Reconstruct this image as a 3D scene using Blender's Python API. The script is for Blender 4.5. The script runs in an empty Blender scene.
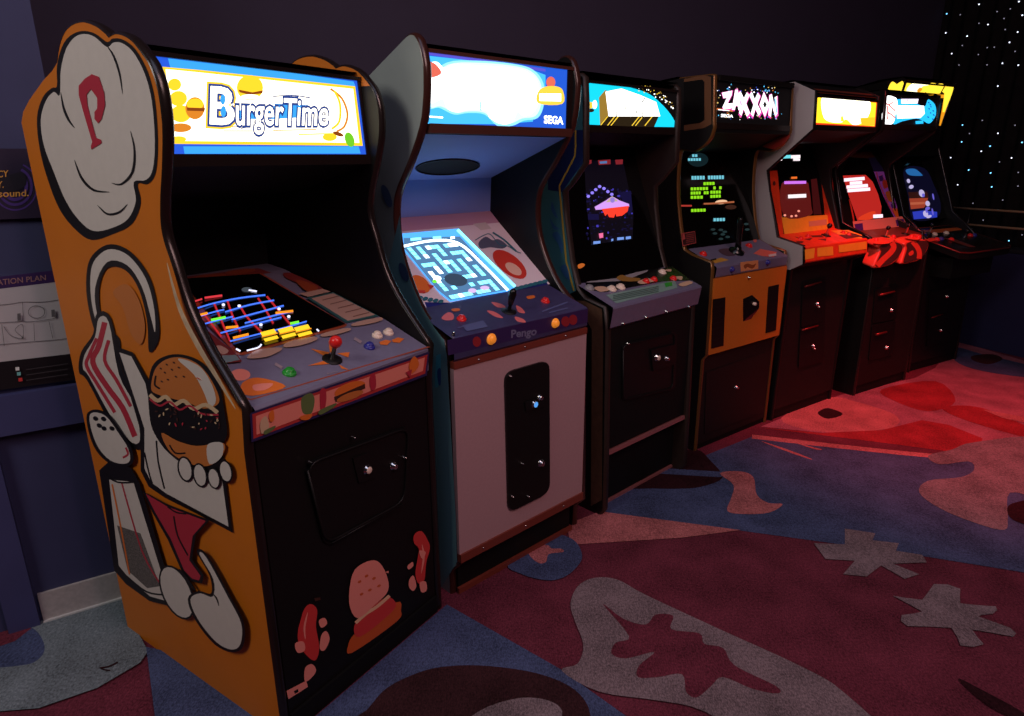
import bpy, bmesh, math, random
from mathutils import Vector, Matrix
from mathutils.geometry import tessellate_polygon
random.seed(7)
sc = bpy.context.scene
COL = sc.collection
sc.view_settings.view_transform = 'Standard'
sc.view_settings.look = 'None'

# ------------------------------------------------------------------ camera
FPX, PITCH, ROLL, CH = 659.7, 0.2943, -0.0049, 1.4163
fw = Vector((0, math.cos(PITCH), -math.sin(PITCH)))
rt0 = Vector((1, 0, 0)); up0 = rt0.cross(fw)
cr, sr = math.cos(ROLL), math.sin(ROLL)
RT = rt0*cr + up0*sr; UP = rt0*(-sr) + up0*cr
EYE = Vector((0, 0, CH))
cd = bpy.data.cameras.new('camera'); cam = bpy.data.objects.new('camera', cd); COL.objects.link(cam)
cd.sensor_width = 36; cd.lens = 36*FPX/1024; cd.clip_start = .02
cam.matrix_world = Matrix(((RT.x, UP.x, -fw.x, EYE.x), (RT.y, UP.y, -fw.y, EYE.y), (RT.z, UP.z, -fw.z, EYE.z), (0, 0, 0, 1)))
sc.camera = cam

def ray(px, py):                    # direction of sight through a measured image point
    return RT*((px-512)/FPX) - UP*((py-358)/FPX) + fw

# ------------------------------------------------------------------ materials
MATS = {}
def lin(c):
    c /= 255
    return c/12.92 if c <= .04045 else ((c+.055)/1.055)**2.4
def M(name, rgb=None, rough=.5, metal=0, emit=0, var=.0, scale=30, bump=0, spec=.5, emit_rgb=None):
    if name in MATS: return MATS[name]
    m = bpy.data.materials.new(name); m.use_nodes = True
    nt = m.node_tree; b = nt.nodes['Principled BSDF']
    col = tuple(lin(c) for c in rgb)+(1,)
    b.inputs['Base Color'].default_value = col
    b.inputs['Roughness'].default_value = rough
    b.inputs['Metallic'].default_value = metal
    b.inputs['Specular IOR Level'].default_value = spec
    if var or bump:
        tc = nt.nodes.new('ShaderNodeTexCoord')
        n = nt.nodes.new('ShaderNodeTexNoise'); n.inputs['Scale'].default_value = scale; n.inputs['Detail'].default_value = 5
        nt.links.new(tc.outputs['Object'], n.inputs['Vector'])
        if var:
            r = nt.nodes.new('ShaderNodeMapRange')
            r.inputs[1].default_value = .25; r.inputs[2].default_value = .75
            r.inputs[3].default_value = 1-var; r.inputs[4].default_value = 1+var
            nt.links.new(n.outputs['Fac'], r.inputs[0])
            mx = nt.nodes.new('ShaderNodeVectorMath'); mx.operation = 'SCALE'
            mx.inputs[0].default_value = col[:3]
            nt.links.new(r.outputs[0], mx.inputs['Scale'])
            nt.links.new(mx.outputs[0], b.inputs['Base Color'])
        if bump:
            bp = nt.nodes.new('ShaderNodeBump'); bp.inputs['Strength'].default_value = bump; bp.inputs['Distance'].default_value = .01
            nt.links.new(n.outputs['Fac'], bp.inputs['Height'])
            nt.links.new(bp.outputs[0], b.inputs['Normal'])
    if emit:
        e = tuple(lin(c) for c in (emit_rgb or rgb))+(1,)
        b.inputs['Emission Color'].default_value = e
        b.inputs['Emission Strength'].default_value = emit
    MATS[name] = m
    return m
def E(name, rgb, s=1.0):            # a lit graphic: back-lit film, phosphor or a painted reflection
    m = M('lit_'+name, rgb, .5, emit=s, spec=.08)
    m.node_tree.nodes['Principled BSDF'].inputs['Base Color'].default_value = (.01, .01, .01, 1)
    return m

def carpet(name, rgb, var=.4):
    m = bpy.data.materials.new(name); m.use_nodes = True; nt = m.node_tree; b = nt.nodes['Principled BSDF']
    b.inputs['Roughness'].default_value = .95; b.inputs['Specular IOR Level'].default_value = .1
    tc = nt.nodes.new('ShaderNodeTexCoord')
    n1 = nt.nodes.new('ShaderNodeTexNoise'); n1.inputs['Scale'].default_value = 130; n1.inputs['Detail'].default_value = 4
    n2 = nt.nodes.new('ShaderNodeTexNoise'); n2.inputs['Scale'].default_value = 6; n2.inputs['Detail'].default_value = 6
    w = nt.nodes.new('ShaderNodeTexWave'); w.inputs['Scale'].default_value = 45; w.inputs['Distortion'].default_value = 12; w.inputs['Detail Scale'].default_value = 1.5
    for q in (n1, n2, w): nt.links.new(tc.outputs['Object'], q.inputs['Vector'])
    a = nt.nodes.new('ShaderNodeMath'); a.operation = 'MULTIPLY_ADD'; a.inputs[1].default_value = .8
    nt.links.new(n2.outputs['Fac'], a.inputs[0]); nt.links.new(n1.outputs['Fac'], a.inputs[2])
    a2 = nt.nodes.new('ShaderNodeMath'); a2.operation = 'MULTIPLY_ADD'; a2.inputs[1].default_value = .22
    nt.links.new(w.outputs['Fac'], a2.inputs[0]); nt.links.new(a.outputs[0], a2.inputs[2])
    r = nt.nodes.new('ShaderNodeMapRange'); r.inputs[1].default_value = .68; r.inputs[2].default_value = 1.4
    r.inputs[3].default_value = 1-var*1.5; r.inputs[4].default_value = 1+var*1.5
    nt.links.new(a2.outputs[0], r.inputs[0])
    mx = nt.nodes.new('ShaderNodeVectorMath'); mx.operation = 'SCALE'; mx.inputs[0].default_value = tuple(lin(c) for c in rgb)
    nt.links.new(r.outputs[0], mx.inputs['Scale']); nt.links.new(mx.outputs[0], b.inputs['Base Color'])
    bp = nt.nodes.new('ShaderNodeBump'); bp.inputs['Strength'].default_value = .5; bp.inputs['Distance'].default_value = .004
    nt.links.new(n1.outputs['Fac'], bp.inputs['Height']); nt.links.new(bp.outputs[0], b.inputs['Normal'])
    return m

BLACK = M('black_laminate', (15, 13, 13), .5, var=.15, scale=60, spec=.3)
BLACKP = M('black_painted_wood', (11, 10, 10), .65, var=.2, scale=20, spec=.25)
DBROWN = M('dark_brown_laminate', (26, 17, 17), .6, var=.2, scale=25, spec=.3)
TMOLD = M('dark_plastic_edge_trim', (30, 22, 20), .25)
GOLDT = M('gold_edge_trim', (120, 82, 40), .3, metal=.4)
CHROME = M('chrome_metal', (215, 210, 205), .18, metal=1)
STEEL = M('brushed_steel', (178, 170, 170), .4, metal=.15, var=.12, scale=80)
GLASS = M('dark_tube_glass', (7, 6, 7), .06)
SMOKE = M('smoked_screen_panel', (9, 7, 7), .12)
DARKM = M('dark_metal', (26, 24, 25), .4, metal=.5)

# ------------------------------------------------------------------ mesh building
class MB:
    def __init__(s): s.v = []; s.f = []; s.m = []; s.mats = []; s.sm = []
    def mi(s, mat):
        if mat not in s.mats: s.mats.append(mat)
        return s.mats.index(mat)
    def face(s, pts, mat, smooth=False):
        k = len(s.v); s.v += [Vector(p) for p in pts]; s.f.append(list(range(k, k+len(pts)))); s.m.append(s.mi(mat)); s.sm.append(smooth)
    def grid(s, rows, mat, smooth=True, closed=False):
        k = len(s.v); n = len(rows[0])
        for r in rows: s.v += [Vector(p) for p in r]
        for i in range(len(rows)-1):
            for j in range(n if closed else n-1):
                a = k+i*n+j; b = k+i*n+(j+1) % n
                s.f.append([a, b, b+n, a+n]); s.m.append(s.mi(mat)); s.sm.append(smooth)
    def box(s, lo, hi, mat):
        x0, y0, z0 = lo; x1, y1, z1 = hi
        c = [(x0,y0,z0),(x1,y0,z0),(x1,y1,z0),(x0,y1,z0),(x0,y0,z1),(x1,y0,z1),(x1,y1,z1),(x0,y1,z1)]
        for q in ((0,3,2,1),(4,5,6,7),(0,1,5,4),(1,2,6,5),(2,3,7,6),(3,0,4,7)): s.face([c[i] for i in q], mat)
    def poly(s, pts, mat):
        """flat polygon (possibly concave) in 3-D"""
        pts = [Vector(p) for p in pts]
        k = len(s.v); s.v += pts
        for t in tessellate_polygon([pts]):
            s.f.append([k+i for i in t]); s.m.append(s.mi(mat)); s.sm.append(False)
    def prism(s, pts, off, mat, emat=None):
        """polygon extruded by vector off"""
        pts = [Vector(p) for p in pts]; off = Vector(off)
        s.poly(pts, mat); s.poly([p+off for p in pts], mat)
        n = len(pts)
        for i in range(n):
            a, b = pts[i], pts[(i+1) % n]
            s.face([a, b, b+off, a+off], emat or mat)
    def tube(s, path, r, mat, n=8, caps=True):
        path = [Vector(p) for p in path]; rows = []
        for i, p in enumerate(path):
            d = (path[min(i+1, len(path)-1)]-path[max(i-1, 0)]).normalized()
            a = d.orthogonal() if i == 0 else (prev - d*prev.dot(d)).normalized()
            a.normalize(); prev = a; b = d.cross(a)
            rr = r[i] if isinstance(r, (list, tuple)) else r
            rows.append([p + a*math.cos(2*math.pi*j/n)*rr + b*math.sin(2*math.pi*j/n)*rr for j in range(n)])
        s.grid(rows, mat, True, True)
        if caps: s.face(rows[0][::-1], mat); s.face(rows[-1], mat)
    def lathe(s, base, axis, prof, mat, n=14):
        """prof = [(radius, height)...] about axis from base"""
        base = Vector(base); axis = Vector(axis).normalized(); a = axis.orthogonal().normalized(); b = axis.cross(a)
        mats = mat if isinstance(mat, list) else [mat]*(len(prof)-1)
        for i in range(len(prof)-1):
            rows = [[base+axis*h + (a*math.cos(2*math.pi*j/n)+b*math.sin(2*math.pi*j/n))*max(r, 1e-5) for j in range(n)] for r, h in prof[i:i+2]]
            s.grid(rows, mats[i], True, True)
    def build(s, name, parent=None, label=None, recalc=True):
        me = bpy.data.meshes.new(name)
        me.from_pydata([tuple(v) for v in s.v], [], s.f)
        for m in s.mats: me.materials.append(m)
        for p, mi, sm in zip(me.polygons, s.m, s.sm): p.material_index = mi; p.use_smooth = sm
        if recalc:
            bm = bmesh.new(); bm.from_mesh(me)
            bmesh.ops.remove_doubles(bm, verts=bm.verts, dist=1e-6)
            bmesh.ops.recalc_face_normals(bm, faces=bm.faces); bm.to_mesh(me); bm.free()
        o = bpy.data.objects.new(name, me); COL.objects.link(o)
        if parent: o.parent = parent
        if label: o['label'] = label
        return o

def smooth(pts, n=4, closed=True):
    out = []; N = len(pts)
    rng = range(N) if closed else range(N-1)
    for i in rng:
        if closed: p0, p1, p2, p3 = pts[i-1], pts[i], pts[(i+1) % N], pts[(i+2) % N]
        else: p0, p1, p2, p3 = pts[max(i-1,0)], pts[i], pts[i+1], pts[min(i+2,N-1)]
        for k in range(n):
            t = k/n
            out.append(tuple(.5*(2*b + (c-a)*t + (2*a-5*b+4*c-d)*t*t + (3*b-a-3*c+d)*t**3) for a, b, c, d in zip(p0, p1, p2, p3)))
    if not closed: out.append(tuple(pts[-1]))
    return out
def ell(cx, cy, rx, ry, rot=0, n=22):
    r = math.radians(rot)
    return [(cx+rx*math.cos(t)*math.cos(r)-ry*math.sin(t)*math.sin(r), cy+rx*math.cos(t)*math.sin(r)+ry*math.sin(t)*math.cos(r)) for t in (2*math.pi*i/n for i in range(n))]
def stroke(pts, w, taper=False):
    """outline of a thin drawn line"""
    L, R = [], []; n = len(pts)
    for i, p in enumerate(pts):
        a = Vector(pts[max(i-1,0)]); b = Vector(pts[min(i+1,n-1)]); d = (b-a).normalized() if (b-a).length else Vector((1,0))
        k = w/2*(math.sin(math.pi*(i+.6)/(n+.2)) if taper else 1)
        L.append((p[0]-d.y*k, p[1]+d.x*k)); R.append((p[0]+d.y*k, p[1]-d.x*k))
    return L+R[::-1]

TXT = {}
def text_mesh(string, bold=0.0):
    key = (string, bold)
    if key in TXT: return TXT[key]
    c = bpy.data.curves.new('lettering', 'FONT'); c.body = string; c.offset = bold; c.resolution_u = 3
    o = bpy.data.objects.new('lettering', c); COL.objects.link(o)
    bpy.context.view_layer.update()
    me = o.to_mesh()
    v = [(p.co.x, p.co.y) for p in me.vertices]; f = [list(p.vertices) for p in me.polygons]
    o.to_mesh_clear(); bpy.data.objects.remove(o); bpy.data.curves.remove(c)
    TXT[key] = (v, f)
    return TXT[key]

class Plane:
    """a flat surface of the scene in a frame (origin O, axes A,B,Z) that marks are laid on"""
    def __init__(s, frame, o, e1, e2, step=.0003):
        s.fr = frame; s.o = Vector(o); s.e1 = Vector(e1).normalized(); e2 = Vector(e2); s.e2 = (e2-s.e1*e2.dot(s.e1)).normalized()
        s.n = s.e1.cross(s.e2)
        W = frame.w(s.o); nw = frame.w(s.o+s.n)-W
        if nw.dot(EYE-W) < 0: s.n = -s.n; nw = -nw
        s.W, s.nw, s.step = W, nw, step
    def px(s, q, lift=0.0):
        d = ray(*q); t = (s.W-EYE).dot(s.nw)/d.dot(s.nw)
        return s.fr.l(EYE+d*t) + s.n*lift
class Frame:
    def __init__(s, O=(0,0,0), ang=0.0):
        s.O = Vector(O); s.U = Vector((math.cos(ang), math.sin(ang), 0)); s.V = Vector((-math.sin(ang), math.cos(ang), 0)); s.ang = ang
    def w(s, p): return s.O + s.U*p[0] + s.V*p[1] + Vector((0,0,p[2]))
    def l(s, P): q = P-s.O; return Vector((q.dot(s.U), q.dot(s.V), q.z))
class Art:
    """printed / lit graphics lying on a plane, one mesh"""
    def __init__(s, plane, start=1): s.p = plane; s.mb = MB(); s.k = start
    def lay(s, pts, mat, sm=False, lvl=None):
        if sm: pts = smooth(pts)
        k = s.k if lvl is None else lvl
        s.mb.poly([s.p.px(q, k*s.p.step) for q in pts], mat)
        if lvl is None: s.k += 1
        return s
    def line(s, pts, w, mat, sm=True, taper=False, lvl=None):
        if sm and len(pts) > 2: pts = smooth(pts, 4, False)
        return s.lay(stroke(pts, w, taper), mat, False, lvl)
    def text(s, string, quad, mat, bold=0.0, grow=0.0, lvl=None):
        TL, TR, BR, BL = quad
        v0, _ = text_mesh(string, 0.0)
        v, f = text_mesh(string, bold)
        x0 = min(p[0] for p in v0); x1 = max(p[0] for p in v0); y0 = min(p[1] for p in v0); y1 = max(p[1] for p in v0)
        k = s.k if lvl is None else lvl
        lift = s.p.step*k; b = len(s.mb.v)
        for x, y in v:
            a = (x-x0)/(x1-x0); c = (y-y0)/(y1-y0)
            q = tuple((BL[i]*(1-a)+BR[i]*a)*(1-c) + (TL[i]*(1-a)+TR[i]*a)*c for i in (0, 1))
            s.mb.v.append(s.p.px(q, lift))
        for t in f: s.mb.f.append([b+i for i in t]); s.mb.m.append(s.mb.mi(mat)); s.mb.sm.append(False)
        if lvl is None: s.k += 1
        return s
    def build(s, name, parent, label=None):
        """print belongs to the surface it lies on: add it to that part's own mesh"""
        if parent.type != 'MESH': return s.mb.build(name, parent, label, recalc=False)
        me = parent.data
        v = [tuple(p.co) for p in me.vertices]; f = [list(p.vertices) for p in me.polygons]
        mi = [p.material_index for p in me.polygons]; sm = [p.use_smooth for p in me.polygons]; mats = list(me.materials)
        inv = parent.matrix_basis.inverted() if parent.parent else Matrix.Identity(4)
        b = len(v); v += [tuple(inv @ p) for p in s.mb.v]
        remap = []
        for m in s.mb.mats:
            if m not in mats: mats.append(m)
            remap.append(mats.index(m))
        f += [[b+i for i in t] for t in s.mb.f]; mi += [remap[i] for i in s.mb.m]; sm += [False]*len(s.mb.f)
        n = bpy.data.meshes.new(me.name); n.from_pydata(v, [], f)
        for m in mats: n.materials.append(m)
        for p, i, k in zip(n.polygons, mi, sm): p.material_index = i; p.use_smooth = k
        nm = me.name; parent.data = n; bpy.data.meshes.remove(me); n.name = nm
        if label: parent['label'] = label
        return parent
def Z(f, ox, oy): return lambda *pts: [(x/f+ox, y/f+oy) for x, y in pts]     # points read off an enlarged crop

def tag(o, label, cat, group=None, kind=None):
    if label: o['label'] = label
    if cat: o['category'] = cat
    if group: o['group'] = group
    if kind: o['kind'] = kind
    return o

# ------------------------------------------------------------------ the room
W0 = Frame()
FL = Plane(W0, (0,0,0), (1,0,0), (0,1,0), .00025)
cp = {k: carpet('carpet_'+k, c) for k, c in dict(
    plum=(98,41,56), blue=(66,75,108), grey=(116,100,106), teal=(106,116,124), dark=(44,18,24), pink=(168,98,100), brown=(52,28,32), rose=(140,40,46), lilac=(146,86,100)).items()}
fl = Art(FL)
fl.mb.face([(-4,-2.5,0),(7,-2.5,0),(7,9,0),(-4,9,0)], cp['plum'])
q = Z(1.7067,424,430)
# far right: the red light is also put into these carpet colours
z = Z(2.977,680,220)
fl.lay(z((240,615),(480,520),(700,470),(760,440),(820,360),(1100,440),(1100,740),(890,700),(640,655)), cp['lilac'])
fl.lay(z((300,590),(440,530),(520,540),(640,580),(640,615),(540,630),(400,628)), cp['pink'], True)
fl.lay(z((410,575),(440,560),(485,578),(440,592)), cp['dark'], True)
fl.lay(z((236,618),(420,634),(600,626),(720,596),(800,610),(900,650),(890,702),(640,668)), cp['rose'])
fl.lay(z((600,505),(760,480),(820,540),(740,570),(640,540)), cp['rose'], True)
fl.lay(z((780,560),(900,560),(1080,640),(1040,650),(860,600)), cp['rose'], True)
fl.lay(z((820,380),(900,400),(1060,440),(1060,470),(900,450),(820,420)), cp['blue'], True)
fl.lay(z((870,405),(930,400),(960,415),(920,430),(875,420)), cp['brown'], True)
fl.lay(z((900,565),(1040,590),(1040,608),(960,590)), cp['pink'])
fl.lay([(588,506),(690,462),(752,437),(850,447),(930,455),(1090,470),(1090,590),(1024,573),(900,553),(740,531),(600,512)], cp['blue'])
fl.line([(752,437),(850,448),(930,456),(1040,464)], 4, cp['pink'])
fl.line([(762,442),(790,452),(812,460)], 2, cp['pink'], taper=True)
fl.line([(795,443),(815,449),(822,450)], 1.6, cp['pink'], taper=True)
fl.lay(q((245,170),(262,155),(300,140),(540,172),(440,185),(250,197)), cp['pink'])
fl.lay(Z(6.4,560,400)((430,560),(520,440),(700,360),(870,320),(960,390),(1040,500),(900,560),(750,572),(600,570)), cp['dark'], True)
fl.lay(Z(6.4,560,400)((690,443),(1024,463),(1070,480),(1024,499),(640,476)), cp['blue'])
fl.lay(q((505,75),(540,72),(562,82),(568,112),(588,126),(612,128),(590,142),(550,145),(518,140),(524,118),(528,95)), cp['pink'], True)
fl.lay(q((860,45),(900,35),(940,22),(1060,18),(1060,112),(1000,108),(996,150),(990,172),(940,160),(880,135),(845,108),(860,88),(915,82),(938,70),(930,55),(880,60)), cp['grey'], True)
fl.lay(q((995,135),(1010,125),(1050,122),(1050,165),(1005,155)), cp['dark'], True)
fl.lay(q((665,195),(718,197),(718,170),(770,178),(765,190),(810,195),(805,208),(850,215),(858,228),(800,230),(845,248),(820,256),(780,233),(755,252),(715,248),(735,225),(685,222)), cp['grey'])
fl.lay(smooth(q((800,285),(850,292),(870,265),(915,273),(915,298),(975,303),(970,316),(945,320),(1000,340),(1005,355),(935,343),(955,368),(915,370),(900,340),(825,337),(815,318),(850,312)),2), cp['grey'])
fl.lay(q((912,428),(940,440),(1030,490),(1000,492),(955,468)), cp['dark'], True)
# front of the second cabinet
fl.lay(Z(4.65,400,520)((500,215),(560,255),(640,280),(720,285),(790,255),(840,200),(845,160),(820,110),(770,80),(700,70),(580,120)), cp['blue'], True)
fl.lay(Z(4.65,400,520)((600,155),(650,122),(690,125),(705,138),(750,140),(758,155),(692,165),(680,200),(650,208),(615,185)), cp['pink'], True)
fl.lay([(447,606),(503,638),(559,670),(650,735),(420,800),(200,800),(290,740)], cp['blue'])
fl.lay(q((250,300),(262,270),(290,255),(330,258),(380,285),(520,350),(640,405),(715,450),(790,540),(620,560),(480,484),(400,465),(300,450),(235,414),(262,402),(272,370),(258,330)), cp['grey'], True)
fl.lay(q((305,300),(340,325),(378,335),(395,318),(425,320),(422,343),(470,350),(478,368),(510,375),(530,405),(600,440),(603,453),(560,445),(510,425),(490,440),(465,460),(447,450),(440,420),(400,425),(365,425),(367,405),(393,382),(345,393),(320,385),(327,366),(350,355)), cp['plum'], True)
fl.lay([(340,740),(367,712),(387,690),(420,674),(450,668),(490,668),(540,676),(575,692),(590,716),(580,745),(460,780)], cp['brown'], True)
fl.lay([(450,745),(478,714),(520,700),(552,704),(562,718),(540,740)], cp['grey'], True)
# left of the first cabinet
z = Z(2.56,0,440)
fl.lay(z((-60,480),(100,470),(310,405),(345,480),(380,545),(360,575),(250,640),(100,692),(-60,705),(-60,560)), cp['teal'])
fl.lay(z((-60,480),(40,476),(90,490),(115,530),(105,562),(60,582),(-60,580)), cp['blue'], True)
fl.lay(z((-60,462),(40,470),(82,487),(40,520),(-60,555)), cp['plum'])
fl.lay(z((-60,440),(48,445),(58,470),(20,480),(-60,480)), cp['pink'])
fl.lay(z((375,535),(420,545),(700,740),(400,730)), cp['blue'])
fl.line(z((256,590),(280,586),(303,575)), 1.6, cp['dark']); fl.line(z((258,590),(270,595),(284,596)), 1.4, cp['dark'])
fo = fl.mb.build('floor', None, None, recalc=False); tag(fo, None, None, kind='structure')

BLUEW = M('blue_painted_wall', (52, 54, 92), .7, var=.06, scale=8, bump=.02)
PURPW = M('purple_painted_wall', (50, 42, 62), .8, var=.06, scale=6, bump=.02)
NAVY = M('navy_painted_wall', (22, 24, 66), .75, var=.08, scale=8)
HT = 3.4
def wall(name, pts, mat, h=HT, th=.1, z0=0):
    """vertical wall along a floor path, thickened away from the room (to the left of the path)"""
    mb = MB(); P = [Vector((x, y, z0)) for x, y in pts]; off = []
    for i in range(len(P)):
        n = Vector((0,0,0))
        for a, b in ((i-1, i), (i, i+1)):
            if 0 <= a and b < len(P):
                d = (P[b]-P[a]).normalized(); n += Vector((-d.y, d.x, 0))
        n.normalize(); off.append(P[i]+n*th)
    mb.prism(P+off[::-1], (0, 0, h-z0), mat)
    return tag(mb.build(name), None, None, kind='structure')
WD = Vector((math.cos(math.radians(32.5)), math.sin(math.radians(32.5)), 0)); WN = Vector((WD.y, -WD.x, 0))   # along / out of the left wall
WP = Vector((-1.509, 1.782, 0))
def wl(s, out, z): return WP + WD*s + WN*out + Vector((0,0,z))
e0 = wl(-2.2, 0, 0); e1 = wl(.289, 0, 0); e2 = Vector((-1.64, 2.346, 0))
wall('wall_left', [e0.xy, e1.xy, (e2.x, e2.y)], BLUEW)
CRN = Vector((3.441, 5.837, 0))
wall('wall_back', [(e2.x+.003, e2.y+.005), (CRN+(CRN-e2).normalized()*.25).xy], PURPW)
DR = Vector((.4266, -.9044, 0)); NR = Vector((.9044, .4266, 0))
LW0 = Vector((3.543, 5.034, 0))
# low wall on the right with two rails above
mb = MB(); a = LW0-DR*.66; b = LW0+DR*3.2
mb.prism([a, b, b+NR*.12, a+NR*.12], (0,0,.74), NAVY)
mb.prism([a-NR*.012+Vector((0,0,.74)), b-NR*.012+Vector((0,0,.74)), b+NR*.132+Vector((0,0,.74)), a+NR*.132+Vector((0,0,.74))], (0,0,.025), M('dark_cap', (24,22,34), .5))
tag(mb.build('wall_right'), None, None, kind='structure')
wr = MB(); a2 = CRN + NR*.1 - DR*.05; b2 = a2 + DR*4.6
wr.prism([a2, b2, b2+NR*.08, a2+NR*.08], (0,0,HT), M('black_wall', (14,12,13), .9))
tag(wr.build('wall_far_right'), None, None, kind='structure')
r = bpy.data.objects.new('handrail', None); COL.objects.link(r); r.location = LW0
tag(r, 'two thin horizontal metal rails above the low navy wall, before the starry curtain', 'railing')
RAIL = M('dull_brass_rail', (214,170,140), .3, metal=.2)
for zz in (1.03, .912):
    mb = MB(); mb.tube([DR*-.3+Vector((0,0,zz))+NR*.0, DR*2.9+Vector((0,0,zz))], .009, RAIL, 8); mb.build('rail', r)
for k in range(4):
    mb = MB(); c = DR*(-.12+k*.95)+NR*.02; mb.tube([c+Vector((0,0,.765)), c+Vector((0,0,1.03))], .011, M('dark_post', (28,24,26), .4, metal=.6), 8); mb.build('post', r)
# starry curtain
CURT = M('black_velvet', (21, 17, 18), .95, var=.3, scale=14, spec=.15)
cu = bpy.data.objects.new('starry_curtain', None); COL.objects.link(cu); cu.location = CRN
tag(cu, 'black pleated curtain dotted with tiny star lights behind the low wall', 'curtain')
mb = MB(); rows = []
n = 260
for zz in (.03, HT-.02): rows.append([DR*(4.4*i/n) + NR*(.03+.022*math.sin(i*.93)+.008*math.sin(i*.37)) + Vector((0,0,zz)) for i in range(n+1)])
mb.grid(rows, CURT); mb.build('drape', cu)
CF = Frame(CRN, math.atan2(DR.y, DR.x)); CP = Plane(CF, (0,-.004,0), (1,0,0), (0,0,1))
SW = E('star_white', (225,232,255), 2.2); SB = E('star_blue', (120,205,255), 2.2); SD = E('star_dim', (150,145,165), 1.0)
stars = []
for x, y, k in [(742,27,0),(937,55,2),(991,10,0),(855,72,2),(625,92,2),(541,86,1),(898,115,2),(1012,95,0),(742,145,2),(798,153,0),(905,184,2),(983,200,0),(535,205,0),(668,225,0),(638,283,2),(932,264,0),(793,297,2),(837,294,2),(967,320,2),(572,334,0),(738,340,2),(617,405,2),(792,404,2),(888,394,0),(987,406,0),(927,464,1),(991,491,1),(881,522,0),(768,541,2),(677,588,0),(834,628,0),(942,614,0),(896,645,2),(716,668,0),(772,672,2),(1008,667,1)]:
    if y < 430: stars.append((860+x/6.23, y/6.23, k))
for x, y, k in [(793,205,1),(819,237,2),(863,303,0),(896,284,1),(867,188,2),(925,236,0),(989,206,2),(976,328,0),(1015,270,1),(790,268,1),(749,327,0),(697,313,1),(931,343,2),(816,373,1),(898,384,1),(1001,382,2),(775,428,0),(902,436,1),(1000,433,2),(832,497,2),(943,485,2),(966,637,1),(1015,615,2),(925,60,0),(690,340,2),(870,560,2),(820,600,2)]:
    stars.append((750+x/3.73, 70+y/3.73, k))
for k in range(32): stars.append((1028+random.random()**1.2*420, random.random()*235, random.choice((0,1,2))))
sm = {}
for x, y, k in stars:
    p = CP.px((x, y))
    if k not in sm:
        mb = MB(); mb.lathe((0,0,0), (0,-1,0), [(.0065,0),(.0065,.004),(.004,.008),(0,.009)], (SW,SB,SD)[k], 8); o = mb.build('star_light', cu); sm[k] = o; o.location = p
    else:
        o = sm[k].copy(); COL.objects.link(o); o.location = p
    # curtain root is not rotated: place in its own axes
    w = CF.w(p)-CRN; o.location = w; o.rotation_euler = (0,0,CF.ang)
    s_ = (.74, .78, .62)[k]; o.scale = (s_, s_, s_)

# left wall trims: kick plate, ledge, stile, signs
mb = MB(); mb.prism([wl(0.004,.001,.006), wl(.285,.001,.006), wl(.285,.012,.006), wl(.004,.012,.006)], (0,0,.1), STEEL)
mb.prism([wl(0.004,.012,.0), wl(.285,.012,.0), wl(.285,.022,.0), wl(.004,.022,.0)], (0,0,.012), M('pale_strip', (190,190,192), .4))
tag(mb.build('baseboard_left'), None, None, kind='structure')
BLUED = M('blue_painted_ledge', (58, 60, 104), .6, var=.08, scale=8)
mb = MB(); mb.prism([wl(-2.0,.001,.65), wl(.286,.001,.65), wl(.286,.03,.65), wl(-2.0,.03,.65)], (0,0,.12), BLUED)
tag(mb.build('trim_1'), None, None, kind='structure')
mb = MB(); mb.prism([wl(-.085,.001,0), wl(-.004,.001,0), wl(-.004,.026,0), wl(-.085,.026,0)], (0,0,.649), BLUED)
tag(mb.build('trim_2'), None, None, kind='structure')
WF = Frame(WP, math.radians(32.5))
def sign(name, lab, x0, x1, z0, z1):
    r = bpy.data.objects.new(name, None); COL.objects.link(r); r.location = WF.w((x0,-.001,z0)); r.rotation_euler = (0,0,WF.ang)
    tag(r, lab, 'sign'); return r, Frame(r.location, WF.ang)
r1, f1 = sign('wall_sign', 'dark purple sign with gold words, upper of two on the blue wall', -.5, .19, 1.262, 1.447)
mb = MB(); mb.box((0,-.012,0), (.775,0,.185), M('dark_purple_print', (38,24,52), .5)); bd1 = mb.build('board', r1)
a = Art(Plane(f1, (0,-.012,0), (1,0,0), (0,0,1), .0004))
PV = M('violet_print', (72,44,120), .5); GO = M('gold_print', (214,150,66), .5)
z = Z(2.652,0,130)
for k in range(3): a.line(z(*[(60+(58-14*k)*math.cos(t)-20, 150+(62-14*k)*math.sin(t)) for t in [x*.4-1.2 for x in range(12)]]), 1.6+k, PV)
a.lay(z((-40,128),(20,120),(60,112),(70,140),(50,160),(0,165),(-40,168)), M('darker_print', (24,16,32), .5), True)  # darker printed patch behind the words
a.text('CY', z((-6,108),(22,107),(22,124),(-6,126)), GO, .015)
a.text('Y.', z((-8,137),(10,136),(10,153),(-8,154)), GO, .015)
a.text('sound.', z((-3,160),(76,158),(76,175),(-3,178)), GO, .015)
a.build('lettering', bd1)
r2, f2 = sign('floor_plan_sign', 'white floor plan sign with purple heading above the blue ledge', -.55, .185, .785, 1.105)
mb = MB(); mb.box((0,-.010,0), (.825,0,.32), M('white_print', (186,180,184), .35)); bd2 = mb.build('board', r2)
a = Art(Plane(f2, (0,-.010,0), (1,0,0), (0,0,1), .0004))
a.lay(z((-160,408),(160,370),(175,400),(-160,440)), M('purple_header', (52,26,82), .5))
a.lay(z((-160,636),(0,615),(200,592),(215,660),(0,690),(-160,710)), M('black_footer', (26,22,26), .4))
INK = M('grey_ink', (96,92,96), .5)
a.text('ATION PLAN', z((-8,397),(121,384),(122,398),(-7,412)), M('tan_print', (150,110,110), .5), .01)
a.line(z((-60,470),(20,462),(60,456),(110,456),(160,450)), .5, INK); a.line(z((-60,575),(40,565),(150,556),(190,550)), .5, INK)
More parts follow.
